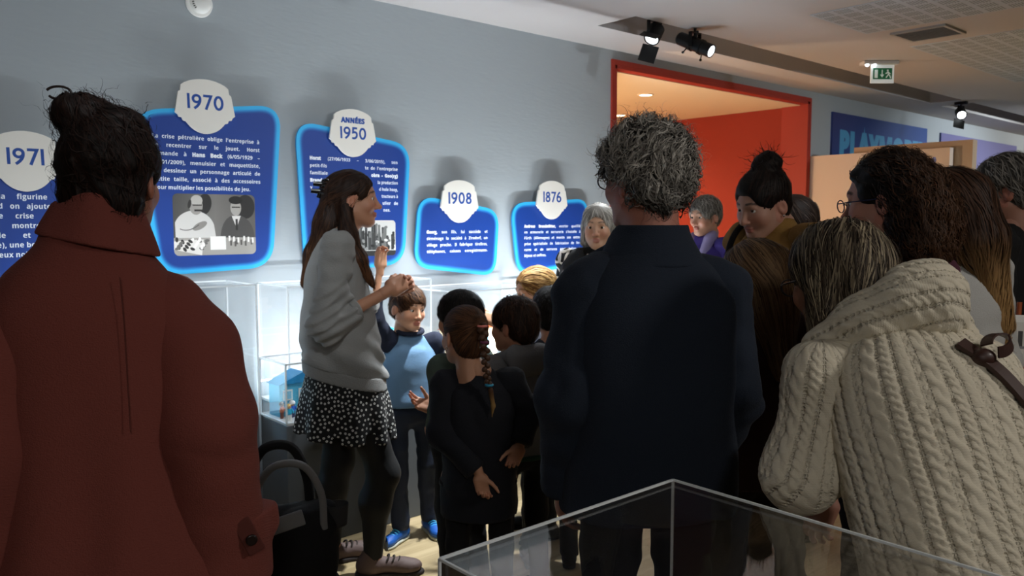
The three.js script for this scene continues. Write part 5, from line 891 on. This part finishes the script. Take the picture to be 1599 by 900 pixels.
{ // dark curls and glasses
  const H = human('person with big dark curly hair, glasses and a burgundy top facing left', null, { at: [2.098, -.890], az: 5, h: 1.645, head: [.02, 1.535, .03], hs: 1.0, turn: [.20, .10, 0], skin: 0xb58270, lips: 0x9a5650, brow: 0x1d1310, headCell: .0034, face: { nose: 1.25 } });
  topGarment(H, 'top', fabric(0x4a1f30), { hem: .80, seed: 14, cell: .011 }); trousers(H, fabric(0x1c2230)); shoes(H, M(0x1a1512), M(0x0d0b0a));
  let hv = uni(.035, ell([0, .035, -.015], [.090, .090, .106]), ell([0, -.045, -.075], [.098, .11, .085]), ell([0, -.115, -.07], [.094, .07, .07])); hv = faceCut(hv, [0, -.045, .125], [.125, .125, .098]); hv = sub(hv, ell([0, -.14, .05], [.085, .10, .085]), .02); hv = bump(hv, (x, y, z) => .007 * noise(x * 28, y * 28, z * 28) + .004 * noise(x * 60, y * 60, z * 60));
  const cols = [0x140d0a, 0x1e140f, 0x2b1c14, 0x3a2517];
  hair(H, hv, [-.17, -.24, -.20, .17, .15, .12], .0065, 0x120b09, [{ n: 2200, len: .10, steps: 13, root: p => p.z < .015 || p.y > .075, comb: p => [p.x * 2, p.y > .085 ? -.1 : -.8, -.55 - (p.y > .04 ? .6 : 0)], colors: cols, width: .0014, off: [0, .008], mess: .3, curl: .0055, freq: 2.2, tint: (c, t, q) => mix3(c, rgb(0x5a3a22), .55 * smooth(-.05, -.16, q.z)) }, { n: 500, len: .08, steps: 13, comb: p => [p.x * 4, -.7, p.z * 3 - .4], colors: [0x3a2517, 0x5a3a22], width: .0008, off: [.003, .010], mess: .6, curl: .006, freq: 2, root: p => p.z < -.02 }]);
  mesh('hair_clip', new RoundedBoxGeometry(.030, .012, .008, 3, .003).rotateZ(-.5).translate(-.052, .086, -.098).applyMatrix4(H.J.headM), M(0xb9b2e0, { roughness: .15, metalness: .3 }), H.t);
  const G = []; for (const s of [-1, 1]) { G.push(new THREE.TorusGeometry(.020, .0016, 8, 28).scale(1.2, .8, 1).translate(s * .033, -.006, .106)); G.push(tube([[s * .057, .0, .104], [s * .078, .0, .07], [s * .083, .0, .0]], .0016, 20, 6)); } G.push(tube([[-.011, -.002, .107], [0, .001, .110], [.011, -.002, .107]], .0016, 8, 6)); mesh('glasses_frame', mergeGeometries(G.map(plain)).applyMatrix4(H.J.headM), M(0x2a3558, { roughness: .3, metalness: .3 }), H.t);
}
{ // ombre hair and white jumper
  const H = human('person with long dark to blonde hair over a white jumper at the right', null, { at: [2.570, -.958], az: 22, h: 1.635, head: [0, 1.52, .01], hs: .97, turn: [.3, .05, 0], skin: 0xb58a76, brow: 0x3a261a });
  topGarment(H, 'jumper', fabric(0xb9b9b6, { bumpScale: .0016 }), { hem: .80, seed: 15, w: 1.08, d: 1.15, cell: .011, armR: .066 }); trousers(H, fabric(0x1c2230)); shoes(H, M(0x1a1512), M(0x0d0b0a));
  longHair(H, 0x2e1e15, [0x3f291c, 0x2a1b13, 0x513422], { L: .36, wide: .080, back: .085, sideL: .30, dx: -.09, n: 2200, len: .22, width: .0018, curl: .003, freq: 1, tint: (c, t, q) => mix3(c, rgb(0xa98455), .95 * smooth(-.06, -.30, q.y)) });
}
{ // grey hair at the edge
  const H = human('tall person with grey hair and black clothes at the right edge facing left', null, { at: [3.275, -1.02], az: -8, h: 1.715, hs: 1.0, turn: [.15, .05, 0], skin: 0xa87864, brow: 0x4a3a34, lips: 0x9a5650, headCell: .0042 });
  topGarment(H, 'jacket', fabric(0x0d0e10), { hem: .78, seed: 16, cell: .013, w: 1.1, d: 1.15 }); trousers(H, fabric(0x101114)); shoes(H, M(0x1a1512), M(0x0d0b0a));
  shortHair(H, 0x4a4844, [0x6a6762, 0x8a8781, 0x45423e, 0x9a968f], { puff: .010, n: 1100, len: .09, comb: p => [p.x * 2.5, -.8, -.35] });
}

// ------------------------------------------------------------------ things in and around the cases
{ // strap of the shoulder bag: laid over the sweater
  const { B, lea, ribbon } = globalThis.__bag; delete B.userData.strap;
  const snap = (p, o) => { const q = V(...p), f = KNIT, e = .002; for (let i = 0; i < 6; i++) { const d = f(q.x, q.y, q.z), g = V(f(q.x + e, q.y, q.z) - d, f(q.x, q.y + e, q.z) - d, f(q.x, q.y, q.z + e) - d).normalize(); q.addScaledVector(g, o - d); } return q; };
  const path = [[-.015, 1.27, .08], [-.045, 1.20, .06], [-.075, 1.12, .03], [-.105, 1.04, .0], [-.135, .96, -.03], [-.165, .87, -.03], [-.20, .77, .0], [-.28, .60, .06]].map(p => snap(p, .010));
  const c = new THREE.CatmullRomCurve3(path), P = [], I = [], n = 60, w = .014, th = .004;
  for (let i = 0; i <= n; i++) { const p = c.getPoint(i / n), t = c.getTangent(i / n), e = .002, d = KNIT(p.x, p.y, p.z), g = V(KNIT(p.x + e, p.y, p.z) - d, KNIT(p.x, p.y + e, p.z) - d, KNIT(p.x, p.y, p.z + e) - d).normalize(), s = t.clone().cross(g).normalize();
    for (const [a, b] of [[-1, -1], [1, -1], [1, 1], [-1, 1]]) P.push(p.x + s.x * w * a + g.x * th * b, p.y + s.y * w * a + g.y * th * b, p.z + s.z * w * a + g.z * th * b);
    if (i) for (let k = 0; k < 4; k++) { const a = (i - 1) * 4 + k, b = (i - 1) * 4 + (k + 1) % 4; I.push(a, a + 4, b, b, a + 4, b + 4); } }
  const g = new THREE.BufferGeometry(); g.setAttribute('position', new THREE.BufferAttribute(new Float32Array(P), 3)); g.setIndex(I); mesh('strap', toFlat(g), lea, B);
  const k = c.getPoint(.09), kg = (() => { const e = .002, d = KNIT(k.x, k.y, k.z); return V(KNIT(k.x + e, k.y, k.z) - d, KNIT(k.x, k.y + e, k.z) - d, KNIT(k.x, k.y, k.z + e) - d).normalize(); })(), kt = c.getTangent(.09).cross(kg).normalize(); if (kt.y < 0) kt.negate(); const knot = mesh('knot', new THREE.SphereGeometry(1, 20, 14).scale(.021, .017, .016).translate(k.x, k.y, k.z), lea, B);
  const loop = []; for (let i = 0; i <= 14; i++) { const a = i / 14 * 4.9 + .7; { const q = k.clone().addScaledVector(kg, .018 + .008 * Math.sin(a * .5)).addScaledVector(kt, .030 - Math.cos(a) * .030).addScaledVector(c.getTangent(.09), Math.sin(a) * .017); loop.push(q.toArray()); } }
  mesh('loop', ribbon(loop, null, .020, .0035), lea, B);
  mesh('pouch', new RoundedBoxGeometry(.10, .24, .30, 4, .04).translate(-.335, .46, .14), lea, B);
}
function toFlat(g) { const q = g.toNonIndexed(); q.computeVertexNormals(); q.setAttribute('uv', new THREE.BufferAttribute(new Float32Array(q.attributes.position.count * 2), 2)); return q; }
{ // black bag behind the rust coat
  const t = thing('tote_bag', 'large black bag with a black and a grey handle standing beside the rust coat', 'bag', [1.13, 0, -2.40], -.45), bk = fabric(0x0c0c0e), gr = fabric(0x8a8a8a);
  let f = prof([[.0, 0, 0, .15, .10], [.05, 0, 0, .165, .115], [.3, 0, 0, .17, .12], [.48, 0, 0, .16, .10], [.56, 0, 0, .15, .06]], 2.8); f = bump(f, folds(.016, 8, 9, 8, 2)); mesh('bag_body', netMesh(f, [-.21, 0, -.16, .21, .58, .16], .011), bk, t);
  const strap = (x0, x1, z, h, r, m, nm) => mesh(nm, new THREE.TubeGeometry(new THREE.CatmullRomCurve3([V(x0, .50, z), V(x0 + .01, .50 + h * .6, z), V(lerp(x0, x1, .3), .50 + h, z - .01), V(lerp(x0, x1, .7), .50 + h, z - .01), V(x1 - .01, .50 + h * .6, z), V(x1, .50, z)]), 40, r, 10).translate(0, 0, 0), m, t);
  strap(-.12, .08, -.05, .24, .016, bk, 'black_handle'); strap(-.10, .12, .07, .21, .012, gr, 'grey_handle'); mesh('grey_trim', new RoundedBoxGeometry(.16, .05, .012, 3, .005).rotateZ(.25).rotateX(-.15).translate(-.02, .53, .085), gr, t);
  mesh('side_pocket', new THREE.LatheGeometry([[.028, 0], [.034, .07], [.036, .072], [.036, .066], [.031, .002], [0, 0]].map(a => new THREE.Vector2(...a)), 24).translate(.165, .49, .02), fabric(0x3a3a3c), t);
}
{ // lit picture board at the right edge
  const t = thing('picture_board', 'white board with two pictures on an orange stand at the right edge', 'board', [2.985, 0, -.775], -1.0), or = M(0x9a4a1c, { roughness: .5 });
  const tex = canvasTex(384, 512, (c, w, h) => { c.fillStyle = '#f1f0ec'; c.fillRect(0, 0, w, h); c.fillStyle = '#dcdad4'; c.fillRect(20, 24, 344, 200); c.fillStyle = '#4a4a4a'; for (let i = 0; i < 9; i++) { c.fillRect(30 + i * 36, 70 + (i * 37) % 60, 20, 90); } c.fillStyle = '#b5763f'; c.beginPath(); c.arc(100, 64, 26, 0, 7); c.fill(); c.fillStyle = '#8c8c90'; c.fillRect(20, 150, 344, 14);
    c.fillStyle = '#b5561f'; c.fillRect(14, 240, 356, 216); c.fillStyle = '#d08a4a'; c.beginPath(); c.ellipse(200, 340, 110, 70, .4, 0, 7); c.fill(); c.fillStyle = '#e8c9a0'; c.beginPath(); c.arc(150, 370, 26, 0, 7); c.fill(); c.fillStyle = '#b8321e'; c.fillRect(30, 260, 50, 60); });
  mesh('board', new RoundedBoxGeometry(.27, .33, .014, 2, .003).translate(0, 1.015, 0), M(0xf0efeb, { roughness: .5 }), t); mesh('print', new THREE.PlaneGeometry(.255, .315).translate(0, 1.015, .0076), M(0xffffff, { map: tex, roughness: .5 }), t);
  for (const s of [-1, 1]) mesh('leg', tube([[s * .10, 1.22, -.02], [s * .15, 0.01, .08]], .008, 2, 8), or, t); mesh('leg', tube([[0, 1.18, -.02], [0, .01, -.13]], .008, 2, 8), or, t); mesh('ledge', box(-.14, .835, -.01, .14, .85, .04, .004), or, t);
}
// small toys: jointed figures, cars and houses (about 75 mm tall)
const toyM = {}; const tm = c => toyM[c] ??= M(c, { roughness: .35 });
function figure(label, x, z, y, turn, [hat, top, legs], kind) {
  const t = thing('toy_figure', label, 'toy', [x, y, z], turn, 'toy figures in the showcases');
  for (const s of [-1, 1]) { mesh('leg', new RoundedBoxGeometry(.0115, .030, .013, 2, .003).translate(s * .0065, .015, 0), tm(legs), t); mesh('arm', new THREE.CapsuleGeometry(.0042, .017, 4, 8).rotateX(-.5).rotateZ(s * .25).translate(s * .0165, .043, .005), tm(top), t); }
  mesh('torso', new THREE.LatheGeometry([[0, .028], [.013, .028], [.0145, .034], [.011, .052], [.006, .055], [0, .055]].map(a => new THREE.Vector2(...a)), 18).scale(1.05, 1, .75), tm(top), t);
  mesh('head', new THREE.SphereGeometry(.0105, 18, 14).scale(1, 1.05, 1).translate(0, .064, 0), tm(0xe8b48c), t);
  mesh(kind === 'helmet' ? 'helmet' : 'hair', new THREE.SphereGeometry(kind === 'helmet' ? .0145 : .0118, 18, 10, 0, 6.29, 0, kind === 'helmet' ? 1.9 : 1.7).rotateX(-.25).translate(0, .0655, -.0008), tm(hat), t);
}
function toyCar(label, x, z, y, turn, c, c2) {
  const t = thing('toy_vehicle', label, 'toy', [x, y, z], turn);
  mesh('body', new RoundedBoxGeometry(.13, .035, .06, 3, .008).translate(0, .03, 0), tm(c), t); mesh('cabin', new RoundedBoxGeometry(.06, .032, .054, 3, .008).translate(-.012, .06, 0), tm(c2), t); mesh('windscreen', box(.0185, .05, -.022, .0205, .072, .022), tm(0x9fd4e8), t);
  for (const X of [-.042, .042]) for (const s of [-1, 1]) { const w = mesh('wheel', new THREE.CylinderGeometry(.0145, .0145, .012, 20).rotateX(Math.PI / 2).translate(X, .0147, s * .029), tm(0x151515), t); mesh('hub', new THREE.CylinderGeometry(.006, .006, .013, 14).rotateX(Math.PI / 2).translate(X, .0147, s * .0295), tm(0xc8c8c8), w); }
}
function toyHouse(label, x, z, y, turn, w, h, wallC, roofC) {
  const t = thing('toy_building', label, 'toy', [x, y, z], turn); mesh('wall', box(-w / 2, 0, -.05, w / 2, h, .05, .003), tm(wallC), t);
  const s = new THREE.Shape(); s.moveTo(-w / 2 - .01, 0); s.lineTo(w / 2 + .01, 0); s.lineTo(0, .05); s.closePath(); mesh('roof', new THREE.ExtrudeGeometry(s, { depth: .12, bevelEnabled: false }).translate(0, h, -.06), tm(roofC), t);
  for (let i = 0; i < 3; i++) { const f = mesh('window', box(-w / 2 + w * (i + .2) / 3, h * .5, .048, -w / 2 + w * (i + .8) / 3, h * .82, .054), tm(0xf2f2ee), t); mesh('pane', box(-w / 2 + w * (i + .28) / 3, h * .54, .05, -w / 2 + w * (i + .72) / 3, h * .78, .0555), tm(0x8fd0ea), f); } mesh('door', box(-.016, 0, .048, .016, h * .42, .055), tm(roofC), t);
}
const TY = .587, F = [];
figure('toy figure with a white helmet and blue top in the low case', 1.645, -3.392, TY, .5, [0xf2f2f2, 0x2f5fc0, 0x3a3a60], 'helmet');
figure('toy figure with brown hair and orange top beside the white helmet', 1.600, -3.405, TY, .9, [0x6b4426, 0xd8641e, 0x7a3a20]);
figure('toy figure in yellow beside the blue toy lorry', 1.70, -3.395, TY, .3, [0xf0d24a, 0xf2cf30, 0xe8b92a], 'helmet');
figure('toy figure with red top and black hair near the yellow one', 1.755, -3.400, TY, -.2, [0x1a1412, 0xc8402a, 0x404048]);
figure('toy figure with a turquoise top and white trousers near the front edge', 1.605, -3.345, TY, .2, [0xd8b060, 0x2fa8c8, 0xf0f0ea]);
toyCar('blue toy lorry with pale cabin at the front of the low case', 1.72, -3.338, TY, -.08, 0x1f78c0, 0xd8eef8); toyCar('orange toy wagon at the right end of the low case', 2.15, -3.40, TY, .3, 0xc86a30, 0x8a4a22);
toyHouse('light blue toy house at the back of the low case', 1.715, -3.478, TY, .05, .24, .15, 0x58b8dc, 0x2a8fc8); toyHouse('orange toy house further right in the low case', 1.98, -3.474, TY, .1, .18, .14, 0xd88a4a, 0xa84a2a);
toyHouse('white toy house with a turquoise roof in the tall case', 2.30, -3.78, TY, .1, .26, .30, 0xe8e4da, 0x2fa8c8);
figure('toy figure with green top in the tall case by the speaker', 2.15, -3.68, TY, .4, [0x3a2a1a, 0x3fa050, 0x305a90]); figure('toy figure with pink top in the tall case by the speaker', 2.45, -3.66, TY, 0, [0xd8b060, 0xe07a9a, 0xe8e8e8]);
toyHouse('cream toy castle house in the case below the 1908 badge', 2.95, -3.75, TY, -.1, .34, .26, 0xd9c49a, 0xa84a2a); figure('toy knight figure in the case below the 1908 badge', 2.80, -3.58, TY, .2, [0xb8b8bc, 0x9a2a2a, 0x50505a], 'helmet'); figure('toy figure with blue cap in the case below the 1908 badge', 3.12, -3.60, TY, -.2, [0x2a5fb8, 0xf0f0ea, 0x2a3a70], 'helmet');
toyCar('red toy tractor in the case below the 1876 badge', 3.75, -3.66, TY, .2, 0xc8321e, 0x333333); toyHouse('wooden brown toy house in the case below the 1876 badge', 3.72, -3.82, TY, 0, .30, .2, 0x9a6a3a, 0x5a3a22); figure('toy farmer figure with a straw hat beside the red toy tractor', 3.60, -3.60, TY, .3, [0xd8b868, 0x4a7a3a, 0x5a4a30], 'helmet');
toyHouse('pale blue toy shop in the tall case behind the rust coat', 1.28, -3.78, TY, .1, .34, .26, 0xa8d8ea, 0x2a8fc8); figure('toy figure with red cap in the tall case behind the rust coat', 1.40, -3.64, TY, .2, [0xc8321e, 0xf2f2ea, 0x2a4a90], 'helmet');
renderer.render(scene, camera);
